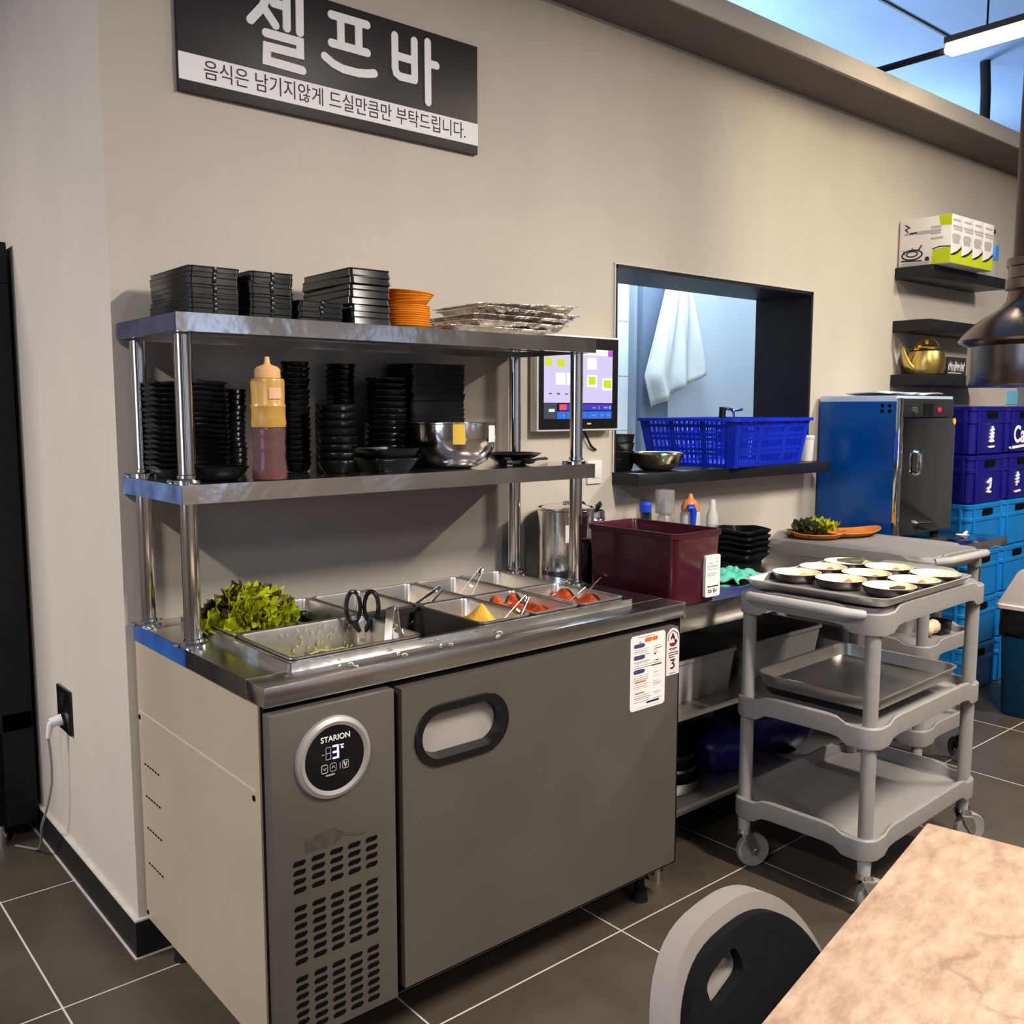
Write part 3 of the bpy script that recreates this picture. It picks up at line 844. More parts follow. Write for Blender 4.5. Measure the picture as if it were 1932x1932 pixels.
for i, (x, y, z, d) in enumerate(spots):
    red = (y > -0.21 and rn.random() < .72) or rn.random() < 0.18
    me = LM[i % 8]
    o = bpy.data.objects.new('lettuce_leaf', me); COL.objects.link(o)
    if not me.materials: me.materials.append(LETG)
    o.location = (x, y, z)
    o.rotation_euler = (rn.uniform(-.9, .9) + 0.7, rn.uniform(-.8, .8), rn.uniform(-.8, .8))
    s_ = rn.uniform(0.7, 1.15); o.scale = (s_, s_, s_)
    o.material_slots[0].link = 'OBJECT'
    o.material_slots[0].material = LETD if red else LETG
    if red: tag(o, 'dark red-tipped lettuce leaf in the heap at the counter left end', 'lettuce leaf', 'dark leaves of the lettuce heap')
    else: tag(o, 'bright green lettuce leaf in the heap at the counter left end', 'lettuce leaf', 'bright green leaves of the lettuce heap')
# dark green vegetables
pm = MB().tube([(-.045, 0, 0), (-.03, 0, .004), (0, 0, .006), (.03, 0, .003), (.05, 0, -.002)], [.004, .010, .012, .009, .003], 8).mesh('green_pepper')
pm.materials.append(PEPPER)
for i in range(22):
    o = bpy.data.objects.new('green_pepper', pm); COL.objects.link(o)
    o.location = (rn.uniform(0.295, 0.375), rn.uniform(-0.32, -0.13), 0.80 + 0.0022 * i)
    o.rotation_euler = (0, rn.uniform(-.2, .2), rn.uniform(0, 3))
    tag(o, 'dark green pepper in the pan beside the lettuce', 'vegetable', 'green peppers in the pan')
# pale shreds
mb = MB()
mb.shell([(0.142, 0.113, .02, 0), (0.144, 0.115, .02, 0.018), (0.10, 0.08, .02, 0.024)], cx=0.256, cy=YF)
for v in mb.bm.verts: v.co.z += 0.765
for i in range(230):
    x, y = rn.uniform(0.13, 0.38), rn.uniform(-0.59, -0.385)
    a = rn.uniform(0, PI); L = rn.uniform(.01, .03)
    z = 0.787 + rn.uniform(0, .012)
    mb.tube([(x - L * math.cos(a), y - L * math.sin(a), z), (x, y, z + .006), (x + L * math.cos(a), y + L * math.sin(a), z - .002)], .0016, 4)
for i in range(26):   # shreds stuck to the back wall of the pan
    x = rn.uniform(0.2, 0.40); z = rn.uniform(0.80, 0.85); L = rn.uniform(.004, .010); a = rn.uniform(-1, 1) + 1.4
    mb.tube([(x, -0.3735, z), (x + L * math.cos(a), -0.3740, z + L * math.sin(a))], .0013, 4)
solo('shredded_vegetable', mb, PALEVEG, 'pale green shreds in the wide front pan', 'shredded vegetable', kind='stuff')
def mound(cx, cy, hx, hy, z0, f, n=22):
    mb = MB()
    P = []
    for i in range(n + 1):
        row = []
        for j in range(n + 1):
            u, v = i / n * 2 - 1, j / n * 2 - 1
            row.append((cx + u * hx, cy + v * hy, z0 + f(u, v)))
        P.append(row)
    mb.loft(P, False, False, closed=False)
    # skirt and base
    edge = [P[0][j] for j in range(n + 1)] + [P[i][n] for i in range(1, n + 1)] + [P[n][j] for j in range(n - 1, -1, -1)] + [P[i][0] for i in range(n - 1, 0, -1)]
    mb.loft([edge, [(x, y, z0 - .03) for x, y, z in edge]], False, True)
    return mb
solo('mashed_filling', mound(0.655, YF, 0.064, 0.115, 0.815, lambda u, v: 0.066 * math.exp(-(abs(u - .02) ** 1.3 * 2.4 + abs(v + .30) ** 1.3 * 3.2)) + .012 * math.exp(-((u + .3) ** 2 + v * v) * 3) + .003 * math.sin(9 * u + 5 * v)), MUSTARD,
     'pointed mound of yellow mash in the front pan', 'mash', smooth=80)
solo('kimchi', mound(0.817, YF, 0.063, 0.114, 0.802, lambda u, v: 0.022 + .016 * math.sin(7 * u + 1) * math.cos(6 * v) + .02 * v * v), KIMCHI, 'red kimchi in the middle pan of the right front group', 'kimchi', kind='stuff', smooth=80)
solo('red_sauce', mound(0.980, YF, 0.063, 0.114, 0.806, lambda u, v: 0.018 + .012 * math.sin(6 * u + 2) * math.cos(7 * v + 1) + .018 * u * u), KIMCHI, 'orange red seasoned side dish in the right end pan', 'side dish', kind='stuff', smooth=80)

# tongs, scissors, spoon handles
def tongs(base, top, label, w=0.024, gap=0.026, spin=0.9):
    base, top = Vector(base), Vector(top)
    L = (top - base).length
    d = (top - base).normalized()
    R = (d.to_track_quat('Z', 'Y').to_matrix().to_4x4()) @ Matrix.Rotation(spin, 4, 'Z')
    t = thing('tongs', label, 'tongs', base)
    t.rotation_euler = R.to_euler()
    for s in (-1, 1):
        mb = MB()
        P = []
        for k in range(9):
            u = k / 8
            off = s * gap * (1 - u ** 1.5) * 0.55 + s * 0.005
            P.append([(off - .0007, -w / 2 * (0.75 + .25 * u), L * u), (off + .0007, -w / 2 * (0.75 + .25 * u), L * u), (off + .0007, w / 2 * (0.75 + .25 * u), L * u), (off - .0007, w / 2 * (0.75 + .25 * u), L * u)])
        mb.loft(P)
        mb.box(min(s * .005, s * .0005), max(s * .005, s * .0005), -w / 2 + .002, w / 2 - .002, L * .62, L * .66)
        obj('arm', mb, BRUSH, t)
    obj('spring_head', MB().box(-.0065, .0065, -w / 2, w / 2, L - .018, L, .002), CHROME, t)
    return t
tongs((0.365, -0.575, 0.80), (0.405, -0.510, 0.905), 'steel tongs leaning at the right end of the wide front pan', gap=.03)
tongs((0.56, -0.30, 0.80), (0.672, -0.330, 0.889), 'steel tongs leaning on the rim of the back row pan behind the black gap')
tongs((0.74, -0.28, 0.79), (0.850, -0.275, 0.912), 'steel tongs raised out of the back row pan at the right')
tongs((0.66, -0.585, 0.81), (0.752, -0.573, 0.892), 'steel tongs leaning beside the yellow mound')
t = thing('kitchen_scissors', 'black handled kitchen scissors standing in the wide front pan', 'scissors', (0.385, -0.41, 0.79))
A = Matrix.Translation((0.385, -0.412, 0.785)) @ Matrix.Rotation(math.radians(-38), 4, 'Z') @ Matrix.Rotation(math.radians(-6), 4, 'X')
for s in (-1, 1):
    mb = MB(A)
    lp = [(s * (0.020 + 0.0165 * math.cos(q)) + s * .001, s * .002, 0.106 + 0.036 * math.sin(q)) for q in [2 * PI * k / 24 for k in range(24)]]
    mb.tube(lp, 0.0052, 8, closed=True)
    mb.tube([(s * .020, s * .002, 0.075), (s * .014, s * .002, .062), (s * .005, s * .002, .048)], [.008, .008, .005], 8)
    obj('handle', mb, BLACKP, t, label='black loop handle', world=True)
    mb = MB(A)
    mb.prism([(s * -.004, .075), (s * .010, .07), (s * .009, .04), (s * .006, 0.0), (s * -.002, 0.0), (s * -.006, .04)], 'y', s * .0018 - .0015, s * .0018 + .0015)
    obj('blade', mb, BRUSH, t, label='steel blade', world=True, smooth=0)
obj('pivot', MB(A).cyl((0, -.006, .03), (0, .006, .03), .005, n=12), CHROME, t, world=True)
for nm, p0, p1, lb in (('spoon', (0.93, -0.47, .80), (0.985, -0.545, 0.885), 'thin steel spoon handle leaning in the right end pan, towards the left'),
                       ('spoon', (1.00, -0.46, .80), (1.043, -0.545, 0.905), 'thin steel spoon handle sticking up at the right end pan rim')):
    t = thing(nm, lb, 'spoon', p0)
    obj('handle', MB().tube([p0, ((p0[0] + p1[0]) / 2, (p0[1] + p1[1]) / 2, (p0[2] + p1[2]) / 2), p1], .0022, 8), CHROME, t, world=True)
    obj('bowl', MB(Matrix.Translation(p0)).lathe([(.001, -.006), (.012, -.003), (.016, .003), (.0145, .003), (.010, -.001), (.001, -.003)], 16), CHROME, t, world=True)

mb = MB()
for i in range(9):
    x, y, a = rn.uniform(0.16, 0.62), rn.uniform(-0.69, -0.645), rn.uniform(0, PI)
    mb.tube([(x, y, H + .0016), (x + .006 * math.cos(a), y + .006 * math.sin(a), H + .003), (x + .012 * math.cos(a + .6), y + .012 * math.sin(a + .6), H + .0016)], .0016, 5)
solo('food_crumbs', mb, mat('white_crumbs', rgb(228, 226, 206), .6), 'pale vegetable scraps scattered along the front edge of the worktop', 'crumbs', kind='stuff')

# ------------------------------------------------------------------ crockery on the overshelf
def sq_plate(hx, hy, h, r, wall=0.004, base=0.82, rib=False):
    mb = MB()
    if rib:   # the little rib in the middle of each long side
        mb.box(-.004, .004, -hy - .0015, -hy + .006, h * .35, h, .001)
    return mb.shell([(hx * base, hy * base, r, 0), (hx * (base + .06), hy * (base + .06), r, h * .2), (hx * .985, hy * .985, r, h * .85), (hx, hy, r, h * .9), (hx, hy, r, h),
                       (hx - wall, hy - wall, r, h), (hx * (base + .02), hy * (base + .02), r, wall)], 4)
def rd_plate(R, h, base=0.6, wall=0.003, n=28):
    return MB().lathe([(R * base, 0), (R * (base + .1), h * .15), (R * .98, h * .85), (R, h * .92), (R, h), (R - wall, h), (R * (base + .02), wall)], n)
def proto(name, mb, m, cat):
    return tag(obj(name, mb, m), None, cat)
ZT, ZM = 1.5465, 1.1945
stack(proto('sauce_dish', sq_plate(0.058, 0.118, 0.020, .010, base=.93, rib=True), BLACKP, 'dish'), 9, (0.106, -0.180, ZT), 0.0108, 'black oblong dish', 'of the leftmost stack on the top shelf', 'leftmost black stack on the top shelf')
stack(proto('sauce_dish', sq_plate(0.053, 0.112, 0.020, .010, base=.93, rib=True), BLACKP, 'dish'), 9, (0.238, -0.188, ZT), 0.0108, 'black oblong dish', 'of the second stack from the left up top', 'second black stack on the top shelf')
stack(proto('sauce_dish', sq_plate(0.060, 0.100, 0.018, .010, base=.93, rib=True), BLACKP, 'dish'), 4, (0.362, -0.198, ZT), 0.0112, 'black oblong dish', 'of the low stack on the top shelf', 'low black stack on the top shelf')
stack(proto('serving_tray', sq_plate(0.056, 0.120, 0.024, .008, base=.955), BLACKP, 'tray'), 8, (0.494, -0.180, ZT), 0.0162, 'black deep tray', 'of the stack beside the orange plates', 'black tray stack on the top shelf')
# orange plates, the upper ones tilted
op = proto('orange_plate', rd_plate(0.066, 0.016, .72), ORANGE, 'plate')
stack(op, 10, (0.640, -0.225, ZT), 0.0055, 'orange round plate', 'of the orange stack on the top shelf', 'orange plates on the top shelf', jit=.0015)
for i in range(4):
    o = op.copy(); COL.objects.link(o)
    o.location = (0.643 + .002 * i, -0.225 - .001 * i, ZT + .0622 + i * .0075)
    o.rotation_euler = (0.02 * i, -0.10 + .05 * i, 0.1 * i)
    o['label'] = 'orange round plate lying askew on the orange stack, ' + ORD[3 - i]
    o['group'] = 'orange plates on the top shelf'
# shiny metal trays
tm = MB().shell([(.150, .098, .02, 0), (.155, .103, .02, .002), (.170, .116, .022, .018), (.180, .125, .024, .018), (.180, .125, .024, .020), (.168, .114, .022, .020), (.152, .1, .02, .004)], 5).mesh('metal_tray')
tm.materials.append(steel('thin_shiny_metal', (0.92, 0.86, 0.78), 0.26, bump=0.6, bscale=30))
for i, (x, y, z, ry, rz) in enumerate([(0.905, -0.195, 0, 0, 0.0), (0.965, -0.20, .017, 0.0, .03), (0.985, -0.195, .034, 0, -.02), (1.02, -0.19, .052, .02, .05), (1.015, -0.185, .069, -.03, -.04)]):
    o = bpy.data.objects.new('metal_tray', tm); COL.objects.link(o)
    o.location = (x, y, ZT + z); o.rotation_euler = (0, ry, rz)
    k = 4 - i
    tag(o, 'shiny shallow metal tray, %s of the pile on the top shelf' % (ORD[k] if i else 'lowest'), 'tray', 'shiny metal trays on the top shelf')
# middle shelf
def wavy(hx, h):
    mb = MB(); n = 40
    def ring(s, z, wv=0.0):
        out = []
        for k in range(n):
            a = 2 * PI * k / n
            c, d = math.cos(a), math.sin(a)
            q = (abs(c) ** 5 + abs(d) ** 5) ** (-1 / 5)
            out.append((s * q * c, s * q * d, z + wv * math.cos(4 * a)))
        return out
    mb.loft([ring(hx * .7, 0), ring(hx * .78, h * .2), ring(hx * .97, h * .8, .002), ring(hx, h, .003), ring(hx - .005, h, .003), ring(hx * .72, .004)])
    return mb
stack(proto('square_bowl', wavy(0.082, 0.026), BLACKP, 'bowl'), 17, (0.096, -0.135, ZM), 0.0120, 'black wavy-rimmed square bowl', 'of the left middle-shelf stack', 'black wavy bowls at the left of the middle shelf')
stack(proto('sauce_cup', rd_plate(0.030, 0.022, .7), BLACKP, 'cup'), 15, (0.243, -0.062, ZM), 0.0130, 'small black cup', 'of the narrow stack behind the sauce bottle', 'narrow cup stack behind the sauce bottle')
stack(proto('sauce_cup', rd_plate(0.035, 0.024, .7), BLACKP, 'cup'), 19, (0.376, -0.130, ZM), 0.0138, 'small black cup', 'of the tall stack right of the sauce bottle', 'tall cup stack right of the sauce bottle')
stack(proto('soup_bowl', rd_plate(0.049, 0.032, .62), BLACKP, 'bowl'), 8, (0.430, -0.235, ZM), 0.0192, 'small black bowl', 'of the front stack at the middle shelf centre', 'front bowl stack on the middle shelf')
stack(proto('sauce_cup', rd_plate(0.039, 0.026, .7), BLACKP, 'cup'), 17, (0.540, -0.066, ZM), 0.0155, 'black cup', 'of the tall back stack beside the wall', 'tall back cup stack on the middle shelf')
stack(proto('soup_bowl', rd_plate(0.055, 0.030, .62), BLACKP, 'bowl'), 14, (0.643, -0.128, ZM), 0.0160, 'black bowl', 'of the stack behind the two low bowls', 'bowl stack behind the two low bowls')
stack(proto('square_plate', sq_plate(0.094, 0.068, 0.022, .012, base=.9), BLACKP, 'plate'), 20, (0.800, -0.088, ZM), 0.0135, 'black square plate', 'of the tall stack behind the steel bowl', 'plate stack behind the steel bowl')
stack(proto('square_bowl', sq_plate(0.068, 0.068, 0.034, .025, base=.75), BLACKP, 'bowl'), 2, (0.557, -0.255, ZM), 0.024, 'wide black square bowl', 'of two left of the steel bowl', 'pair of wide bowls left of the steel bowl')
solo('oval_dish', MB(Matrix.Translation((0.108, -0.270, ZM))).shell([(.040, .035, .03, 0), (.052, .045, .035, .006), (.066, .060, .045, .030), (.061, .055, .042, .030), (.040, .034, .03, .006)], 6), BLACKP,
     'black wide dish on the middle shelf between the two left posts', 'dish')
solo('sauce_dish', MB(Matrix.Translation((1.018, -0.205, ZM))).lathe([(.040, 0), (.045, .004), (.084, .027), (.088, .029), (.084, .030), (.042, .006)], 28), BLACKP, 'black shallow dish at the right end of the middle shelf', 'dish')
# steel bowl with its paper notes
t = thing('mixing_bowl', 'deep polished steel bowl with a yellow paper note on the middle shelf', 'bowl', (0.768, -0.262, ZM))
bp = [(0.045, 0.0), (0.062, 0.004), (0.090, 0.022), (0.106, 0.052), (0.112, 0.085), (0.112, 0.116), (0.115, 0.118), (0.115, 0.120), (0.110, 0.119), (0.109, 0.085), (0.102, 0.052), (0.085, 0.024), (0.04, 0.004)]
obj('bowl', MB().lathe(bp, 40), STEEL, t)
def arc_patch(r, a0, a1, z0, z1, n=8, th=.0006):
    mb = MB()
    out = [(math.cos(a0 + (a1 - a0) * k / n), math.sin(a0 + (a1 - a0) * k / n)) for k in range(n + 1)]
    mb.loft([[(c * r, s * r, z0) for c, s in out], [(c * r, s * r, z1) for c, s in out]], False, False, closed=False)
    mb.loft([[(c * (r + th), s * (r + th), z0) for c, s in out], [(c * (r + th), s * (r + th), z1) for c, s in out]], False, False, closed=False)
    return mb
obj('paper_note', arc_patch(0.1128, math.radians(-128), math.radians(-112), .066, .118), mat('yellow_note', rgb(236, 196, 74), 0.7), t, label='yellow paper note')
obj('paper_note', arc_patch(0.1128, math.radians(-74), math.radians(-56), .070, .113), PAPER, t, label='white paper note')
# ladle and pick-up pieces at the right end
t = thing('ladle', 'black ladle lying on the middle shelf under the shallow dish', 'ladle', (1.0, -0.30, ZM))
obj('handle', MB().tube([(0.02, 0.01, .010), (0.08, .05, .012), (0.15, .09, .010)], [.004, .005, .006], 8, flat=.5), BLACKM, t)
obj('cup', MB().lathe([(.001, .002), (.016, .005), (.022, .016), (.020, .016), (.014, .008), (.001, .006)], 18), BLACKM, t)
t = thing('tongs', 'small dark tongs lying beside the steel bowl on the middle shelf', 'tongs', (0.905, -0.318, ZM + .006))
for s in (-1, 1):
    obj('arm', MB().tube([(-.01, s * .010, .002), (.05, s * .008 + .02, .003), (.11, .05, .004)], [.005, .004, .004], 8), BLACKM, t)
obj('grip', MB().cyl((-.012, 0, .002), (.008, 0, .002), .016, n=16), BLACKP, t)

# sauce bottle
t = thing('sauce_bottle', 'squeeze bottle of yellow and red sauce with a pale orange cap on the middle shelf', 'bottle', (0.2055, -0.328, ZM))
obj('lower_body', MB().lathe([(.036, 0), (.038, .003), (.0375, .03), (.034, .05), (.0365, .068), (.0365, .072), (.0345, .078), (.0365, .095), (.037, .110), (.036, .114), (.030, .114), (.030, .004)], 28), mat('clear_pinkish_plastic', rgb(150, 112, 112), 0.2, 0, trans=0.5, alpha=.75), t, label='clear lower half with a red residue')
obj('red_residue', MB().lathe([(.0355, .002), (.0372, .004), (.0372, .016), (.03, .017)], 28), mat('red_sauce_residue', rgb(205, 66, 48), 0.35), t)
obj('upper_body', MB().lathe([(.032, .1145), (.037, .116), (.0385, .125), (.037, .138), (.037, .158), (.0385, .162), (.036, .168), (.037, .215), (.035, .222), (.027, .223)], 28), mat('amber_sauce', rgb(216, 168, 84), 0.3, 0, 0.15, 20, trans=0.15), t, label='amber upper half')
obj('cap', MB().lathe([(.028, .2235), (.0285, .225), (.028, .243), (.022, .249), (.010, .253), (.007, .256), (.005, .270), (.003, .271)], 24), mat('pale_orange_cap', rgb(242, 190, 128), 0.45), t)
obj('printed_label', arc_patch(0.0376, math.radians(-112), math.radians(-68), .178, .202), mat('pink_label', rgb(240, 186, 150), 0.6), t)

# ------------------------------------------------------------------ wall touch screen
TX0, TX1, TZ0, TZ1 = 1.262, 1.626, 1.282, 1.585
t = thing('touch_screen', 'white-framed order screen with lit tiles mounted on the wall beside the shelf', 'screen', ((TX0 + TX1) / 2, 0, TZ0))
obj('housing', MB().box(TX0 - .004, TX1 + .004, -0.047, -0.012, TZ0 - .004, TZ1 + .004, .004), WHITE, t, world=True)
obj('wall_mount', MB().box(1.38, 1.50, -.013, 0, 1.37, 1.49), BLACKM, t, world=True)
obj('bezel', MB().box(TX0 + .002, TX1 - .002, -0.0495, -0.0468, TZ0 + .003, TZ1 - .003), mat('black_bezel', (0.006, 0.006, 0.007), 0.3), t, world=True, smooth=0)
def lit(n, c, s=1.0):
    return mat('screen_' + n, (0.02, 0.02, 0.02), 0.4, emit=rgb(*c), estr=s)
def tiles(name, rects, m, y0):
    mb = MB()
    for x0, x1, z0, z1 in rects: mb.box(x0, x1, y0 - .0006, y0, z0, z1)
    return obj(name, mb, m, t, world=True, smooth=0)
tiles('display', [(1.284, 1.596, 1.370, 1.545)], lit('lilac', (214, 204, 245)), -.0496)
tiles('display_panel', [(1.284, 1.340, 1.318, 1.369)], lit('slate', (46, 60, 78)), -.0496)
tiles('display_panel', [(1.342, 1.594, 1.318, 1.342)], lit('blue', (0, 112, 232)), -.0496)
tiles('display_panel', [(1.384, 1.594, 1.345, 1.366)], lit('indigo', (52, 30, 190)), -.0496)
tiles('display_panel', [(1.352, 1.384, 1.346, 1.365)], lit('red', (240, 70, 110)), -.0496)
tiles('display_panel', [(1.284, 1.572, 1.526, 1.545), (1.335, 1.377, 1.428, 1.466), (1.383, 1.41, 1.428, 1.466), (1.476, 1.520, 1.480, 1.518), (1.476, 1.522, 1.422, 1.462), (1.548, 1.594, 1.412, 1.452), (1.305, 1.330, 1.341, 1.350)], lit('white', (255, 255, 255), 1.05), -.0503)
tiles('display_panel', [(1.574, 1.596, 1.524, 1.544)], lit('magenta', (196, 70, 220)), -.0503)
tiles('display_tile', [(1.288, 1.318, 1.486, 1.512), (1.341, 1.374, 1.484, 1.510), (1.40, 1.42, 1.486, 1.51), (1.428, 1.458, 1.430, 1.458), (1.482, 1.514, 1.430, 1.456), (1.553, 1.590, 1.420, 1.446)], lit('lime', (206, 226, 0)), -.0510)
tiles('display_mark', [(1.305, 1.318, 1.397, 1.401), (1.340, 1.353, 1.396, 1.401), (1.376, 1.388, 1.396, 1.400), (1.380, 1.383, 1.318, 1.342), (1.43, 1.432, 1.318, 1.342), (1.478, 1.481, 1.318, 1.342), (1.531, 1.533, 1.318, 1.342), (1.562, 1.564, 1.318, 1.342)], lit('darkmark', (60, 60, 110)), -.0503)
tiles('display_mark', [(1.50, 1.517, 1.352, 1.356), (1.53, 1.534, 1.350, 1.360), (1.556, 1.574, 1.352, 1.358), (1.580, 1.590, 1.350, 1.360), (1.365, 1.376, 1.328, 1.331), (1.50, 1.52, 1.328, 1.331), (1.542, 1.556, 1.328, 1.331), (1.57, 1.586, 1.328, 1.331)], lit('palemark', (130, 150, 240)), -.0506)
tiles('indicator_light', [(1.478, 1.496, 1.299, 1.304)], lit('amber', (226, 206, 120)), -.0496)
solo('screen_cable', MB().tube([(1.49, -.02, 1.279), (1.505, -.018, 1.262), (1.535, -.012, 1.225), (1.565, -.006, 1.21)], .004, 6), BLACKM, 'thin black cable hanging below the order screen', 'cable')

# ------------------------------------------------------------------ things on the serving shelf
ZS = 1.1305
BC = Vector((2.185, -0.135, 0)); ang = math.radians(7)
t = thing('mesh_basket', 'large blue plastic mesh basket on the serving shelf', 'basket', (2.39, 0.07, ZS), ang)
bhx, bhy, bh = 0.268, 0.190, 0.185
mb = MB()
tp = 1.13
def brr(s, z, off=0.0):
    return [(x, y, z) for x, y in rrect(bhx * s + off, bhy * s + off, .03, 5)]
mb.loft([brr(tp, bh - .012, .016), brr(tp, bh, .016), brr(tp, bh, -.002), brr(tp, bh - .012, -.002), brr(tp, bh - .012, .016)], False, False)
obj('rim', mb, BLUEB, t)
mb = MB()
mb.box(-bhx + .01, bhx - .01, -bhy + .01, bhy - .01, 0, .004)
for z in (0.003, 0.045, 0.062, 0.100, 0.118, 0.150):
    s = 1 + (tp - 1) * z / bh
    mb.loft([brr(s, z, 0), brr(s, z + .012, .001), brr(s, z + .012, -.003), brr(s, z, -.004), brr(s, z, 0)], False, False)
obj('band', mb, BLUEB, t)
mb = MB()
def bar(x, y, nx, ny, w):
    s0, s1 = 1.0, tp
    tx, ty = -ny, nx
    r0 = [(x - tx * w, y - ty * w, 0), (x + tx * w, y + ty * w, 0), (x + tx * w - nx * .003, y + ty * w - ny * .003, 0), (x - tx * w - nx * .003, y - ty * w - ny * .003, 0)]
    X1, Y1 = (x * s1 if nx else x * s1), (y * s1 if ny else y * s1)
    r1 = [(a[0] - x + X1, a[1] - y + Y1, bh - .006) for a in r0]
    mb.loft([r0, r1])
n = 30
for k in range(n):
    x = -bhx + .02 + (2 * bhx - .04) * k / (n - 1)
    w = .020 if k in (0, n - 1) else (.012 if k in (9, 20) else .0032)
    for s in (-1, 1): bar(x, s * bhy, 0, s, w)
n = 20
for k in range(n):
    y = -bhy + .02 + (2 * bhy - .04) * k / (n - 1)
    w = .020 if k in (0, n - 1) else (.012 if k in (6, 13) else .0032)
    for s in (-1, 1): bar(s * bhx, y, s, 0, w)
obj('mesh_side', mb, BLUEB, t)
solo('metal_bowl', MB(Matrix.Translation((1.845, -0.035, ZS))).lathe([(.045, 0), (.060, .006), (.085, .028), (.098, .060), (.101, .061), (.100, .064), (.096, .062), (.08, .03), (.05, .006)], 32),
     steel('yellowish_steel', (0.62, 0.55, 0.36), 0.16), 'yellowish metal bowl in front of the blue basket', 'bowl')
stack(proto('square_bowl', sq_plate(0.055, 0.055, 0.04, .012, base=.85), BLACKP, 'bowl'), 4, (1.725, 0.06, ZS), .030, 'black bowl', 'of the stack at the left of the serving shelf', 'black bowl stack on the serving shelf', jit=.001)
t = thing('white_tub', 'tall white tub standing right of the blue basket', 'tub', (2.815, -.03, ZS))
obj('body', MB().lathe([(.026, 0), (.030, .095), (.027, .095), (.024, .004)], 20), WHITE, t)
obj('lid', MB().lathe([(.031, .093), (.032, .095), (.032, .104), (.028, .108)], 20), WHITE, t)
t = thing('ladle_rest', 'small metal tap-like handle showing above the blue basket rim', 'ladle', (2.50, .12, 1.135))
obj('handle', MB().tube([(0, 0, .0), (0, 0, .20), (-.01, 0, .212), (-.05, 0, .216)], .006, 8).tube([(0, 0, .208), (.06, 0, .212)], .005, 8), CHROME, t)
obj('grip', MB().cyl((-.075, 0, .178), (-.072, 0, .222), .014, n=12), BLACKM, t)

# ------------------------------------------------------------------ steel work table with its load
TB0, TB1, TBY, TBZ = 1.222, 2.375, -0.607, 0.797
t = thing('work_table', 'stainless work table with lower shelves, right of the prep counter', 'table', ((TB0 + TB1) / 2, -.31, 0))
obj('tabletop', MB().box(TB0, TB1, TBY, -0.016, 0.722, TBZ, 0.002), STEEL_TOP, t, world=True)
for nm, z0, z1 in (('shelf', .440, .458), ('shelf', .150, .172)):
    obj(nm, MB().box(TB0 + .03, TB1 - .03, TBY + .045, -0.04, z0, z1, .001), BRUSH, t, world=True)
for x in (TB0 + .03, TB1 - .03):
    for y in (TBY + .035, -.05):
        obj('leg', MB().cyl((x, y, 0.02), (x, y, .73), .018, n=16).cyl((x, y, 0), (x, y, .03), .022, n=16), TUBE, t, world=True)
# maroon bin
t = thing('storage_bin', 'maroon plastic bin with a white label on the steel table', 'bin', (1.352, -0.455, TBZ))
obj('body', MB().shell([(.092, .155, .02, 0), (.096, .159, .022, .005), (.104, .170, .022, .195), (.108, .174, .022, .197), (.108, .174, .022, .212), (.102, .168, .02, .212), (.098, .162, .02, .19), (.088, .15, .02, .006)], 5), MAROON, t)
lp = Matrix.Translation((0, -.1655, 0))
mb = MB()
mb.prism([(.060 + a, .080 + c) for a, c in rrect(.033, .060, .006, 3)], 'y', -.174, -.1645)
obj('paper_label', mb, PAPER, t, label='white paper label', smooth=0)
mb = MB()
for x0, x1, z in [(.070, .085, .128), (.07, .085, .120), (.036, .06, .118), (.036, .08, .11), (.036, .075, .105), (.036, .08, .1), (.036, .078, .088), (.036, .07, .083)]:
    mb.stroke([(x0, z), (x1, z)], .0015, 'y', -.1744, -.173, 3)
obj('label_print', mb, INKG, t, smooth=0)
mb = MB().stroke([(.036, .050), (.084, .050)], .003, 'y', -.1744, -.173, 3)
mb.stroke([(.040, .034), (.054, .034), (.052, .040), (.040, .040), (.040, .034)], .002, 'y', -.1744, -.173, 3).stroke([(.066, .042), (.065, .032)], .004, 'y', -.1744, -.173, 3).stroke([(.074, .038), (.073, .034)], .003, 'y', -.1744, -.173, 3)
obj('label_print', mb, INKD, t, smooth=0)
# steel canisters and black jar in the corner
t = thing('steel_canister', 'tall polished steel canister against the wall behind the overshelf right posts', 'canister', (1.318, -0.118, TBZ))
obj('body', MB().lathe([(.086, 0), (.090, .004), (.090, .235), (.094, .238), (.094, .244), (.088, .244), (.086, .01)], 36), STEEL, t)
obj('lid', MB().lathe([(.080, .243), (.060, .251), (.012, .254), (.012, .262), (.008, .264)], 28), STEEL, t)
obj('paper_label', MB(Matrix.Rotation(math.radians(-118), 4, 'Z')).prism([(0, 0)] * 0 or [(-.026, .14), (.026, .14), (.026, .195), (-.026, .195)], 'x', .0893, .0912), PAPER, t, smooth=0)
t = thing('utensil_holder', 'narrow steel holder with black utensil ends, beside the maroon bin', 'utensil holder', (1.452, -0.10, TBZ))
obj('body', MB().lathe([(.042, 0), (.044, .004), (.044, .19), (.047, .193), (.044, .20), (.044, .222), (.041, .222), (.041, .01)], 28), STEEL, t)
for k in range(4):
    a = k * 1.6
    t2 = thing('utensil', 'black utensil end sticking out of the narrow steel holder', 'utensil', (1.452 + .018 * math.cos(a), -.10 + .018 * math.sin(a), TBZ + .012), 0, 'black utensils in the steel holder')
    obj('handle', MB().tube([(0, 0, 0), (.004 * math.cos(a), .004 * math.sin(a), .21)], .004, 8), BLACKM, t2)
    obj('tip', MB().tube([(.004 * math.cos(a), .004 * math.sin(a), .208), (.008 * math.cos(a), .008 * math.sin(a), .22), (.022 * math.cos(a), .022 * math.sin(a), .232)], [.010, .014, .010], 8, flat=.5), BLACKM, t2)
t = thing('black_jar', 'slim black jar with two shiny studs in front of the steel canister', 'jar', (1.283, -0.242, TBZ))
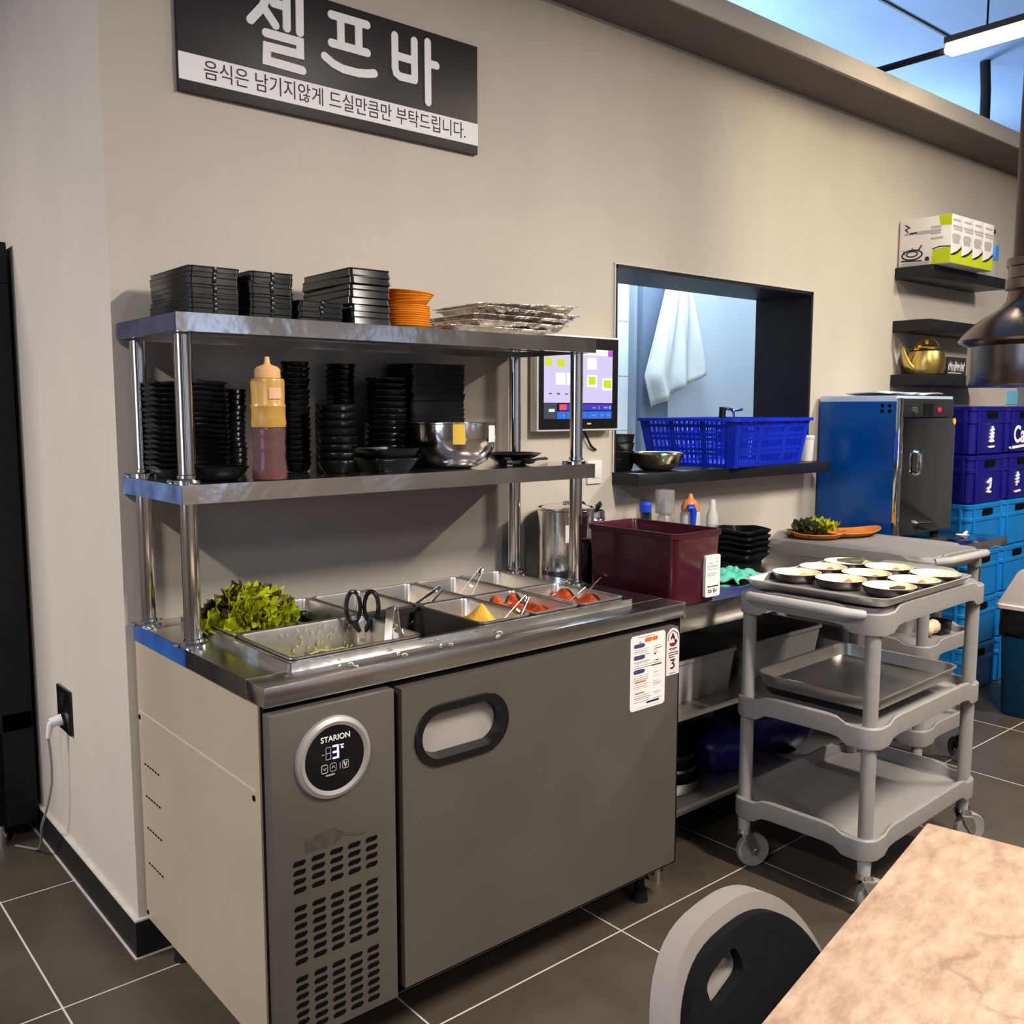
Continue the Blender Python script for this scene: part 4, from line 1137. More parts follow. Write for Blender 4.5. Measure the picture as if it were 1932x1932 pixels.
obj('body', MB().lathe([(.024, 0), (.026, .004), (.026, .150), (.020, .158)], 24), BLACKP, t)
obj('stud', MB().cyl((-.018, -.022, .14), (-.020, -.027, .14), .004, n=10), CHROME, t)
obj('stud', MB().cyl((-.008, -.026, .14), (-.009, -.031, .14), .004, n=10), CHROME, t)
# bottles
def bottle(name, label, x, y, parts, cat='bottle'):
    t = thing(name, label, cat, (x, y, TBZ))
    for pn, prof, m in parts:
        obj(pn, MB().lathe(prof, 22), m, t)
    return t
GREENG = mat('green_glass', rgb(10, 120, 42), 0.12, 0, trans=0.5)
bottle('soap_bottle', 'dark green bottle with a blue cap, leftmost behind the maroon bin', 1.700, -0.115, [('body', [(.032, 0), (.034, .004), (.034, .12), (.014, .17), (.013, .195), (.010, .195)], mat('dark_green_glass', rgb(8, 30, 18), 0.12)), ('cap', [(.012, .195), (.020, .2), (.021, .225), (.014, .235)], mat('blue_cap', rgb(40, 70, 220), 0.4))])
bottle('green_bottle', 'bright green glass bottle behind the maroon bin, beside the clear pump bottle', 1.742, -0.080, [('body', [(.022, 0), (.024, .004), (.024, .15), (.020, .175), (.020, .20), (.014, .20)], GREENG)])
t = bottle('pump_bottle', 'clear bottle with a white nozzle under a see-through cap', 1.790, -0.125, [('body', [(.031, 0), (.034, .004), (.034, .14), (.026, .175), (.018, .19)], GLASSY), ('liquid', [(.026, .006), (.029, .02), (.029, .12), (.02, .15)], mat('pale_green_liquid', rgb(150, 180, 150), 0.3)), ('nozzle', [(.018, .19), (.016, .215), (.010, .228), (.006, .245)], WHITE)])
obj('clear_cap', MB().lathe([(.032, .19), (.034, .192), (.034, .268), (.031, .272), (.030, .268), (.030, .192)], 22), GLASSY, t, label='see-through cap')
t = bottle('spray_bottle', 'white spray bottle with an orange nozzle and blue trigger', 1.930, -0.125, [('body', [(.036, 0), (.038, .004), (.038, .10), (.036, .135), (.037, .165), (.036, .18), (.030, .19)], WHITE), ('blue_band', [(.038, .095), (.0392, .098), (.0392, .135), (.0375, .137)], mat('blue_band_paint', rgb(40, 90, 200), 0.4)), ('nozzle_cap', [(.034, .19), (.033, .205), (.024, .225), (.012, .232), (.006, .25), (.003, .251)], mat('orange_cap', rgb(240, 150, 86), 0.4))])
obj('trigger', MB().tube([(-.045, -.025, .205), (-.030, -.032, .205), (-.025, -.034, .19), (-.028, -.036, .15), (-.034, -.036, .10)], [.010, .014, .013, .010, .008], 10), mat('blue_trigger', rgb(30, 70, 220), 0.4), t)
bottle('nozzle_bottle', 'slim white bottle with a long nozzle, rightmost behind the maroon bin', 2.058, -0.125, [('body', [(.022, 0), (.023, .003), (.023, .125), (.02, .13)], GLASSY), ('nozzle', [(.022, .13), (.022, .16), (.013, .185), (.011, .215), (.008, .222)], WHITE)])
stack(proto('scalloped_bowl', wavy(0.088, 0.036), BLACKP, 'bowl'), 5, (2.115, -0.215, TBZ), .021, 'glossy black wavy bowl', 'of the stack on the steel table', 'black bowl stack on the steel table')
def crumple(name, cx, cy, z, hx, hy, m, label, cat, amp=.02, seed=1, rz=0.0):
    rnd = random.Random(seed); ph = [rnd.uniform(0, 6) for _ in range(6)]
    mb = MB(Matrix.Translation((cx, cy, z)) @ Matrix.Rotation(rz, 4, 'Z')); n = 18
    P = [[(hx * (i / n * 2 - 1) * (1 + .15 * math.sin(5 * j / n * 2 + ph[0])), hy * (j / n * 2 - 1) * (1 + .2 * math.sin(6 * i / n * 2 + ph[1])),
           amp * (1 + .6 * math.sin(7 * i / n * 2 + ph[2]) * math.cos(6 * j / n * 2 + ph[3]) + .3 * math.sin(15 * i / n + 13 * j / n + ph[4])) * (1 - .6 * max(abs(i / n * 2 - 1), abs(j / n * 2 - 1)) ** 3)) for j in range(n + 1)] for i in range(n + 1)]
    mb.loft(P, False, False, closed=False)
    return solo(name, mb, m, label, cat, smooth=80, solid=.004)
crumple('rubber_glove', 1.765, -0.44, TBZ + .002, .085, .055, GLOVE, 'turquoise rubber glove lying on the steel table edge', 'glove', .022, 3, .3)
crumple('rubber_glove', 1.70, -0.33, TBZ + .002, .05, .045, GLOVE, 'turquoise rubber glove half hidden behind the maroon bin', 'glove', .06, 5, .6)
crumple('dark_cloth', 1.60, -0.40, TBZ + .002, .07, .05, BLACKM, 'crumpled dark cloth between the maroon bin and the glove', 'cloth', .022, 9, .2)
# under the table
def tub(x, y, z, hx, hy, h, m, label):
    return solo('storage_tub', MB(Matrix.Translation((x, y, z))).shell([(hx * .88, hy * .88, .02, 0), (hx * .97, hy * .97, .022, h - .012), (hx, hy, .022, h - .01), (hx, hy, .022, h), (hx * .95, hy * .95, .02, h), (hx * .86, hy * .86, .02, .004)], 5), m, label, 'tub')
TUBM = mat('translucent_grey_tub', rgb(182, 180, 177), 0.35, 0, alpha=0.85)
tub(1.560, -0.375, .4585, .165, .125, .135, TUBM, 'translucent tub on the table lower shelf, beside the prep counter')
tub(2.03, -0.33, .4585, .21, .16, .13, TUBM, 'translucent tub on the table lower shelf, behind the grey trolley')
solo('black_box', MB().box(1.262, 1.345, -.550, -.44, .4585, .545, .010), BLACKP, 'small black glossy box on the table lower shelf, touching the prep counter side', 'box')
for i, (x, y, z, r) in enumerate([(1.47, -.42, .1725, .11), (1.47, -.42, .2125, .10), (1.47, -.42, .2505, .09)]):
    solo('frying_pan', MB(Matrix.Translation((x, y, z))).lathe([(r * .8, 0), (r * .86, .006), (r, .045), (r - .003, .045), (r * .8, .005)], 28), BLACKP, 'dark shiny pan, %s of three on the table bottom shelf' % ['lowest', 'middle', 'topmost'][i], 'pan', 'dark pans on the table bottom shelf')
BAGB = mat('dark_blue_bag', rgb(14, 14, 92), 0.4)
def sack(x, y, z, r, h, label, seed):
    rnd = random.Random(seed); ph = rnd.uniform(0, 6)
    mb = MB(); rings = []
    for i in range(10):
        u = i / 9
        rr = r * (0.75 + .5 * math.sin(PI * (u * .8 + .1))) * (1 if u < .75 else 1 - (u - .75) * 2.4)
        rings.append([(x + rr * (1 + .1 * math.sin(5 * a + ph + u * 4)) * math.cos(a), y + rr * (1 + .1 * math.sin(7 * a + ph)) * math.sin(a), z + h * u) for a in [2 * PI * k / 22 for k in range(22)]])
    mb.loft(rings)
    return solo('plastic_sack', mb, BAGB, label, 'sack', smooth=80)
sack(1.73, -.40, .1725, .095, .15, 'dark blue plastic sack on the table bottom shelf, left of the trolley post', 2)
sack(2.08, -.36, .1725, .15, .20, 'large dark blue plastic sack on the table bottom shelf, behind the grey trolley', 4)

# ------------------------------------------------------------------ three-tier trolleys
def trolley(label, loc, rz, flush_top=True):
    L, W = 0.697, 0.445
    t = thing('utility_trolley', label, 'trolley', loc, rz)
    for i, zb in enumerate((0.165, 0.469, 0.772)):
        fl = zb + (0.062 if (i == 2 and flush_top) else 0.030)
        cx, cy, hx, hy = L / 2, W / 2, L / 2 - .004, W / 2 - .004
        mb = MB()
        zt = zb + 0.072
        rings = []
        def dipped(hx, hy, r, z, dip, lo=False):
            out = []
            # rounded rectangle with extra points so that the rim can dip at the corners
            base = []
            for sx, sy, a0 in ((1, 1, 0), (-1, 1, PI / 2), (-1, -1, PI), (1, -1, 1.5 * PI)):
                for k in range(7):
                    a = a0 + (PI / 2) * k / 6
                    base.append((sx * (hx - r) + r * math.cos(a), sy * (hy - r) + r * math.sin(a)))
                nx, ny = [(-1, 0), (0, -1), (1, 0), (0, 1)][[(1, 1), (-1, 1), (-1, -1), (1, -1)].index((sx, sy))]
                ex, ey = base[-1]
                far = 2 * (hx - r) if nx else 2 * (hy - r)
                for q in (0.035, 0.06, 0.09, far - 0.09, far - 0.06, far - 0.035):
                    base.append((ex + nx * q, ey + ny * q))
            for x, y in base:
                d = max(0.0, min(1.0, ((abs(x) - (hx - 0.115)) / 0.04))) * max(0.0, min(1.0, ((abs(y) - (hy - 0.115)) / 0.04)))
                if i == 2 and x > hx - .004 and abs(y) < hy - .06: z_ = z + .016
                else: z_ = z
                if z < zb + .05: z_ = z
                out.append((cx + x, cy + y, z_ - dip * (d * d * (3 - 2 * d))))
            return out
        r = 0.045
        mb.loft([dipped(hx - .05, hy - .05, .03, fl - .006, 0), dipped(hx - .012, hy - .012, r, fl - .008, 0), dipped(hx - .006, hy - .006, r, zb + .020, 0.020), dipped(hx - .001, hy - .001, r, zb + .018, 0.020), dipped(hx, hy, r, zb + .024, 0.020),
                 dipped(hx, hy, r, zt - .004, 0.016), dipped(hx - .003, hy - .003, r, zt, 0.016), dipped(hx - .010, hy - .010, r, zt, 0.016), dipped(hx - .013, hy - .013, r, zt - .004, 0.014), dipped(hx - .018, hy - .018, r, fl + .004, 0), dipped(hx - .03, hy - .03, .03, fl, 0), dipped(hx - .05, hy - .05, .03, fl, 0)])
        obj('tray_shelf', mb, GREYP, t)
        if i == 2:
            mb = MB()
            mb.tube([(.010, .05, zb + .050), (-.028, .085, zb + .056), (-.034, .12, zb + .058), (-.034, W - .12, zb + .058), (-.028, W - .085, zb + .056), (.010, W - .05, zb + .050)], [.013, .014, .014, .014, .014, .013], 12)
            obj('handle', mb, GREYL, t)
    for x in (0.036, L - .036):
        for y in (.036, W - .036):
            mb = MB()
            for z0, z1 in ((.195, .478), (.50, .78)):
                mb.cyl((x, y, z0), (x, y, z1), .0195, n=20)
            obj('post', mb, GREYP, t)
            mb = MB()
            mb.cyl((x, y, .118), (x, y, .176), .017, .02, 14)
            c = obj('caster', mb, GREYL, t)
            mb = MB(Matrix.Translation((x, y, 0)) @ Matrix.Rotation(-.5, 4, 'Z'))
            mb.cyl((0, 0, .108), (0, 0, .120), .024, n=18)
            mb.prism([(-.018, .110), (.018, .110), (.040, .060), (.036, .040), (.022, .040), (.002, .07)], 'y', -.020, -.017).prism([(-.018, .110), (.018, .110), (.040, .060), (.036, .040), (.022, .040), (.002, .07)], 'y', .017, .020)
            mb.cyl((.029, -.023, .05), (.029, .023, .05), .007, n=12)
            obj('fork', mb, CHROME, c)
            mb = MB(Matrix.Translation((x, y, 0)) @ Matrix.Rotation(-.5, 4, 'Z') @ Matrix.Translation((.029, 0, .05)) @ Matrix.Rotation(PI / 2, 4, 'X'))
            mb.lathe([(.012, -.014), (.034, -.011), (.046, -.013), (.050, -.008), (.050, .008), (.046, .013), (.034, .011), (.012, .014)], 28)
            obj('wheel', mb, RUBBER, c)
    return t
trolley('grey three-tier plastic trolley in front, carrying the tray of bowls', (1.486, -1.101, 0), 0.035)
trolley('grey plastic trolley behind, with orange plates of leaves on top', (2.86, -0.78, 0), PI / 2)

def sheet_pan(name, label, loc, hx, hy, h, rz, m):
    mb = MB(Matrix.Translation(loc) @ Matrix.Rotation(rz, 4, 'Z'))
    mb.shell([(hx - .02, hy - .02, .03, 0), (hx - .016, hy - .016, .032, .004), (hx - .006, hy - .006, .036, h - .006), (hx, hy, .04, h - .005), (hx + .001, hy + .001, .04, h - .001), (hx - .002, hy - .002, .038, h), (hx - .008, hy - .008, .036, h - .002), (hx - .018, hy - .018, .032, .006), (hx - .03, hy - .03, .03, .0035)], 6)
    return solo(name, mb, m, label, 'tray')
ALU = steel('scuffed_aluminium', (0.88, 0.86, 0.82), 0.42, scale=14)
sheet_pan('baking_tray', 'aluminium tray holding nine bowls on the front trolley top', (1.755, -0.885, .8455), .274, .217, .026, .035, ALU)
sheet_pan('baking_tray', 'deep empty steel tray on the front trolley middle tier', (1.815, -0.858, .5425), .262, .195, .042, .035, steel('dull_steel_tray', (0.76, 0.72, 0.66), 0.36, scale=10))
# nine bowls with garnish
bm_ = MB().lathe([(.050, 0), (.056, .002), (.065, .012), (.069, .024), (.0695, .028)], 32, cap1=False).mesh('bowl_outside')
bm_.materials.append(DKBROWN)
bi_ = MB().lathe([(.0695, .028), (.0682, .0285), (.062, .012), (.046, .006), (.002, .0055)], 32, cap0=False).mesh('bowl_inside')
bi_.materials.append(CREAM)
wh = ['back row left', 'back row middle', 'back row right', 'middle row left', 'centre', 'middle row right', 'front row left', 'front row middle', 'front row right']
gar = ['a pale orange slice', 'an orange slice', 'dark leafy scraps', 'a small brown piece', 'a dark flat piece', 'a thin brown strip', 'a short dark block', 'a brown shrimp-like piece', 'a yellow green block']
GM = {'o': mat('orange_garnish', rgb(226, 166, 92), .5, 0, .2, 40), 'd': mat('dark_green_garnish', rgb(62, 62, 34), .5, 0, .3, 40), 'b': mat('brown_garnish', rgb(166, 112, 70), .5, 0, .3, 40), 'y': mat('yellow_green_garnish', rgb(170, 160, 60), .5, 0, .2, 40)}
gk = 'obdbdbdby'
pos = [(1.655, -.745), (1.800, -.742), (1.945, -.737), (1.657, -.885), (1.800, -.883), (1.945, -.875), (1.658, -1.028), (1.800, -1.026), (1.942, -1.018)]
for i, (x, y) in enumerate(pos):
    t = thing('small_bowl', 'dark bowl with cream inside at the %s of the tray' % wh[i], 'bowl', (x, y, .8492), 0, 'nine bowls on the aluminium tray')
    for nm, me in (('outside', bm_), ('inside', bi_)):
        o = bpy.data.objects.new(nm, me); COL.objects.link(o); o.parent = t
        if nm == 'inside': o['label'] = 'cream inside of the bowl'
    g = MB(Matrix.Translation((x + .012, y - .018, .8542)))
    if i in (2,):
        g.tube([(-.05, .03, .028), (-.02, .005, .026), (.02, -.005, .022), (.045, -.005, .029)], [.006, .012, .012, .006], 8, flat=.4)
    elif i in (6, 8, 4):
        g.box(-.026, .022, -.012, .012, .003, .012 + .008 * (i == 6), .003)
    else:
        g.tube([(-.024, .004, .006), (0, -.004, .012), (.024, .003, .008)], [.007, .012, .006], 8, flat=.6)
    solo('garnish', g, GM[gk[i]], '%s in the bowl at the %s of the tray' % (gar[i], wh[i]), 'food')

# orange plates of leaves on the rear trolley
def leaf_plate(x, y, hx, hy, rz, label):
    mb = MB(Matrix.Translation((x, y, .8375)) @ Matrix.Rotation(rz, 4, 'Z'))
    def ring(s, z, lift):
        return [(hx * s * math.cos(a) * (1 + .12 * abs(math.cos(a)) ** 3), hy * s * math.sin(a), z + lift * abs(math.cos(a)) ** 4) for a in [2 * PI * k / 28 for k in range(28)]]
    mb.loft([ring(.6, 0, 0), ring(.7, .002, 0), ring(1, .018, .014), ring(.985, .021, .014), ring(.65, .006, 0)])
    return solo('oval_plate', mb, TERRA, label, 'plate')
leaf_plate(2.600, -0.225, .105, .075, -.9, 'orange oval plate of dark leaves, left of the pair on the rear trolley')
leaf_plate(2.755, -0.265, .145, .085, -.35, 'orange oval plate, right of the pair on the rear trolley')
rn = random.Random(5)
for i in range(26):
    o = bpy.data.objects.new('salad_leaf', LM[i % 8]); COL.objects.link(o)
    o.material_slots[0].link = 'OBJECT'
    g = i >= 15
    cx, cy = (2.70, -.20) if g else (2.60, -.20)
    o.location = (cx + rn.uniform(-.05, .05), cy + rn.uniform(-.04, .04), .852 + rn.uniform(0, .03))
    o.rotation_euler = (rn.uniform(-.8, .8), rn.uniform(-.8, .8), rn.uniform(0, 6)); o.scale = (1.0, 1.0, 1.0)
    o.material_slots[0].material = LETG if g else mat('dark_leaf', rgb(56, 60, 22), .45, 0, .3, 30)
    if g: tag(o, 'bright green leaf heaped between the orange plates on the rear trolley', 'leaf', 'bright leaves on the orange plates')
    else: tag(o, 'dark green leaf heaped on the left orange plate of the rear trolley', 'leaf', 'dark leaves on the orange plates')
# small things on the rear trolley's middle tier
t = thing('lunch_box', 'small black open box on the rear trolley middle tier', 'box', (2.783, -.640, .4995))
obj('body', MB().shell([(.040, .036, .008, 0), (.045, .040, .008, .05), (.041, .036, .008, .05), (.037, .032, .008, .004)], 3), BLACKP, t)
solo('white_container', MB(Matrix.Translation((2.755, -.530, .4995))).shell([(.07, .045, .015, 0), (.078, .052, .018, .09), (.072, .046, .016, .09), (.064, .04, .012, .004)], 4), GREYL, 'pale plastic container behind the black box on the rear trolley', 'container')
solo('ginger_root', MB(Matrix.Translation((2.690, -.665, .5045)) @ Matrix.Rotation(.2, 4, 'Z')).tube([(-.04, 0, .02), (-.015, .01, .034), (.01, 0, .036), (.036, .008, .022)], [.012, .024, .028, .012], 10), mat('pale_ginger', rgb(226, 204, 168), .6, 0, .1, 30), 'pale root piece beside the black box on the rear trolley', 'food', smooth=80)

# ------------------------------------------------------------------ sterilising cabinet on a low steel stand
t = thing('steel_stand', 'low steel stand under the blue cabinet, beside the stacked crates', 'stand', (3.19, -.31, 0))
obj('top', MB().box(2.90, 3.48, -.60, -.016, .770, .806, .002), STEEL, t, world=True)
for x, y in ((2.93, -.57), (3.26, -.57), (2.93, -.05), (3.45, -.05)):
    obj('leg', MB().cyl((x, y, 0), (x, y, .772), .018), TUBE, t, world=True)
CX0, CX1, CY0, CY1, CZ0, CZ1 = 2.932, 3.425, -.378, -.015, .826, 1.404
t = thing('sterilising_cabinet', 'cabinet with blue film sides and a mirror steel door, under the wall shelves', 'cabinet', ((CX0 + CX1) / 2, (CY0 + CY1) / 2, .806))
obj('body', MB().box(CX0, CX1, CY0 + .018, CY1, CZ0, CZ1 - .024, .002), FILM, t, label='body in blue protective film', world=True)
obj('top_edge', MB().box(CX0 - .001, CX1 + .001, CY0 + .018, CY1, CZ1 - .024, CZ1, .002), mat('pale_blue_edge', rgb(205, 224, 244), 0.4, .1), t, world=True)
MIRR = steel('mirror_steel', (0.38, 0.39, 0.41), 0.08, var=.03)
obj('door_panel', MB().box(CX0 + .03, CX1, CY0, CY0 + .018, CZ0, 1.312, .002), MIRR, t, label='mirror steel door', world=True)
obj('corner_strip', MB().box(CX0, CX0 + .027, CY0, CY0 + .018, CZ0, CZ1 - .01, .003), CHROME, t, world=True)
cp = obj('control_panel', MB().box(CX0 + .03, CX1 - .02, CY0 + .002, CY0 + .018, 1.316, 1.392, .002), mat('dark_panel', (0.05, 0.055, 0.06), .25, .5), t, world=True)
obj('red_switch', MB().box(3.250, 3.285, CY0 - .002, CY0 + .003, 1.336, 1.356, .002), mat('red_switch_plastic', rgb(232, 50, 70), .4), cp, world=True)
obj('window', MB().box(3.13, 3.21, CY0 - .001, CY0 + .003, 1.322, 1.372), BLACKP, cp, world=True, smooth=0)
obj('knob', MB().cyl((3.05, CY0 - .008, 1.345), (3.05, CY0 + .004, 1.345), .014), CHROME, cp, world=True)
obj('door_handle', MB().tube([(3.066, CY0, 1.082), (3.066, CY0 - .022, 1.086), (3.066, CY0 - .024, 1.10), (3.066, CY0 - .024, 1.16), (3.066, CY0 - .022, 1.172), (3.066, CY0, 1.176)], .011, 10), CHROME, t, world=True)
mb = MB()
for dy in (-.30, -.332):
    for dz in (1.363, 1.341):
        mb.cyl((CX0 - .0012, dy, dz), (CX0 + .002, dy, dz), .0078, n=16)
obj('vent_hole', mb, DARKGAP, t, world=True, smooth=0)
obj('yellow_dot_sticker', MB().cyl((3.412, CY0 - .001, 1.296), (3.412, CY0 + .001, 1.296), .014, n=16), mat('yellow_dot', rgb(236, 180, 30), .5), t, label='round yellow sticker', world=True, smooth=0)
for x in (CX0 + .05, CX1 - .05):
    for y in (CY0 + .05, CY1 - .05):
        obj('foot', MB().cyl((x, y, .8062), (x, y, CZ0 + .002), .018), BLACKM, t, world=True)
mb = MB(); P = []
for i in range(25):
    u = i / 24
    P.append([(2.99 + .47 * u, -.30 + .20 * v, 1.4075 + .008 * (1 + math.sin(9 * u + 3 * v)) * .8 + .012 * math.exp(-((u - .5) / .05) ** 2) - 0) for v in (0, .25, .5, .75, 1)])
mb.loft(P, False, False, closed=False)
solo('paper_sheet', mb, PAPER, 'white curled paper sheet lying on top of the blue cabinet', 'paper', solid=.002, smooth=80)
t = thing('plastic_ladle', 'white plastic ladle on the steel stand beside the cabinet', 'ladle', (3.30, -.49, .8065))
obj('handle', MB().tube([(0, 0, .004), (.06, .02, .007), (.14, .045, .008)], [.006, .008, .006], 8, flat=.5), WHITE, t)
obj('bowl', MB().lathe([(.006, .001), (.02, .004), (.028, .014), (.026, .014), (.018, .008), (.001, .006)], 18, (-.022, -.008, 0)), WHITE, t)

# ------------------------------------------------------------------ stacked bottle crates
CW, CD, CH = 0.360, 0.330, 0.226
def crate_parts():
    body = MB()
    hx, hy = CW / 2, CD / 2
    def sec(hx, hy, z, inn=0.0):
        out = []
        for x, y in rrect(hx, hy, .03, 4):
            out.append((x, y, z))
        return out
    body.loft([sec(hx - .012, hy - .012, 0), sec(hx - .006, hy - .006, .006), sec(hx - .006, hy - .006, CH * .62), sec(hx - .001, hy - .001, CH * .64), sec(hx - .001, hy - .001, CH * .70), sec(hx - .005, hy - .005, CH * .72), sec(hx - .005, hy - .005, CH * .88), sec(hx, hy, CH * .90), sec(hx, hy, CH - .006), sec(hx - .004, hy - .004, CH - .002), sec(hx - .020, hy - .020, CH - .002), sec(hx - .024, hy - .024, .012)])
    for x in (-hx + .035, hx - .035):
        body.box(x - .006, x + .006, -hy - .002, -hy + .010, .004, CH * .9, .003)
    for y in (-hy + .05, hy - .05):
        body.box(-hx - .002, -hx + .01, y - .008, y + .008, .004, CH * .9, .003)
    hole = MB()
    hole.prism([(-.050, CH * .745), (.040, CH * .745), (.050, CH * .76), (.050, CH * .86), (.044, CH * .875), (-.044, CH * .875), (-.050, CH * .86)], 'y', -hy - .0004, -hy + .006)
    return body.mesh('crate_body'), hole.mesh('grip_hole', 0)
cbm, chm = crate_parts()
chm.materials.append(DARKGAP)
ords6 = ['topmost', 'second', 'third', 'fourth', 'fifth', 'lowest']
marks = {(0, 5): [[(-.012, .110), (.020, .116)], [(.006, .128), (.000, .096)], [(-.014, .094), (.018, .100)], [(-.016, .078), (.016, .084)], [(-.004, .088), (-.010, .066)], [(.012, .088), (.010, .064)], [(-.018, .060), (.020, .062)], [(-.024, .034), (.026, .036)]],
         (0, 4): [[(-.018, .094), (.014, .108)], [(.016, .112), (.014, .080)], [(-.014, .064), (.012, .072)], [(-.018, .050), (.016, .050)], [(-.002, .066), (-.002, .052)]],
         (1, 4): [[(-.060, .110), (-.030, .116)], [(-.046, .128), (-.050, .096)], [(-.064, .094), (-.032, .100)], [(-.060, .078), (-.034, .084)], [(-.054, .066), (-.05, .084)], [(-.068, .034), (-.010, .038)]]}
for c in range(2):
    for r in range(6):
        cx = 3.845 + c * .366; z = .001 + r * .2275
        nv = r >= 4
        k = 5 - r
        t = thing('bottle_crate', '%s blue bottle crate, %s of the %s stack beside the cabinet' % ('navy' if nv else 'sky', ords6[k] if k in (0, 5) else ords6[k] + ' from the top', 'left' if c == 0 else 'right'), 'crate', (cx, -.195, z), 0, 'stacked bottle crates')
        for nm, me, m in (('body', cbm, NAVY if nv else SKY), ('grip_hole', chm, DARKGAP)):
            o = bpy.data.objects.new(nm, me); COL.objects.link(o); o.parent = t
            if not me.materials: me.materials.append(m)
            o.material_slots[0].link = 'OBJECT'; o.material_slots[0].material = m
            if nm == 'grip_hole': o['label'] = 'dark grip hole'
        if (c, r) in marks:
            mb = MB()
            for s_ in marks[(c, r)]:
                mb.stroke(s_, .0085, 'y', -CD / 2 - .0003, -CD / 2 + .0062, 4)
            obj('printed_mark', mb, INKW, t, label='white printed mark', smooth=0)
        if (c, r) == (1, 5):
            obj('printed_mark', text_mesh('Ca', .115, MY(-.062, -CD / 2 - .0005, .085), bold=.003), INKW, t, label='large white lettering cut by the frame')
            obj('printed_mark', MB().stroke([(-.155, .024), (.10, .036)], .012, 'y', -CD / 2 - .0006, -CD / 2 + .006, 4), INKW, t, smooth=0)

# ------------------------------------------------------------------ teal rubbish bin with a white swing lid
t = thing('rubbish_bin', 'teal bin with a black bag and white peaked lid at the right edge', 'rubbish bin', (3.735, -.650, 0))
obj('body', MB().shell([(.175, .075, .035, 0), (.182, .080, .04, .01), (.205, .090, .045, .395), (.20, .086, .045, .395)], 6), TEAL, t)
mb = MB(); rings = []
for i, (s, z) in enumerate([(1.00, .365), (1.03, .39), (1.015, .42), (1.03, .455), (1.0, .48)]):
    ring = []
    for k, (x, y) in enumerate(rrect(.208 * s, .092 * s, .045, 10)):
        w = 1 + .018 * math.sin(k * 1.9 + i * 1.7)
        ring.append((x * w, y * w, z + (.018 * math.sin(k * 1.3) if i == 0 else 0)))
    rings.append(ring)
mb.loft(rings)
obj('bin_bag', mb, mat('black_bin_bag', (0.012, 0.012, 0.014), .22), t, label='black bag folded over the rim', smooth=60)
lid = MB()
lid.shell([(.218, .100, .03, .480), (.222, .104, .03, .483), (.222, .104, .03, .498), (.214, .096, .03, .502)], 5)
lid.loft([[(-.212, -.094, .501), (.212, -.094, .501), (.212, .094, .501), (-.212, .094, .501)], [(-.206, -.020, .648), (.206, -.020, .648), (.206, .020, .648), (-.206, .020, .648)], [(-.203, -.008, .658), (.203, -.008, .658), (.203, .008, .658), (-.203, .008, .658)]])
obj('lid', lid, mat('pinkish_white_lid', rgb(226, 212, 208), .45), t, label='white peaked lid')
solo('wall_poster', MB().box(4.86, 5.0, -.006, -.0005, 1.375, 1.452), mat('pale_cyan_card', rgb(126, 206, 240), .5), 'small pale cyan card on the wall above the crates', 'card')

# ------------------------------------------------------------------ three black wall shelves
for i, (zt, lb) in enumerate(((2.006, 'top black wall shelf, holding the portable stove boxes'), (1.762, 'middle black wall shelf, empty above the kettle'), (1.511, 'lowest black wall shelf, holding the gold kettle'))):
    solo('wall_shelf', MB().box(3.55, 4.34, -.178, -.0005, zt - .052, zt, .002), BLACKB, lb, 'wall shelf', 'black wall shelves')
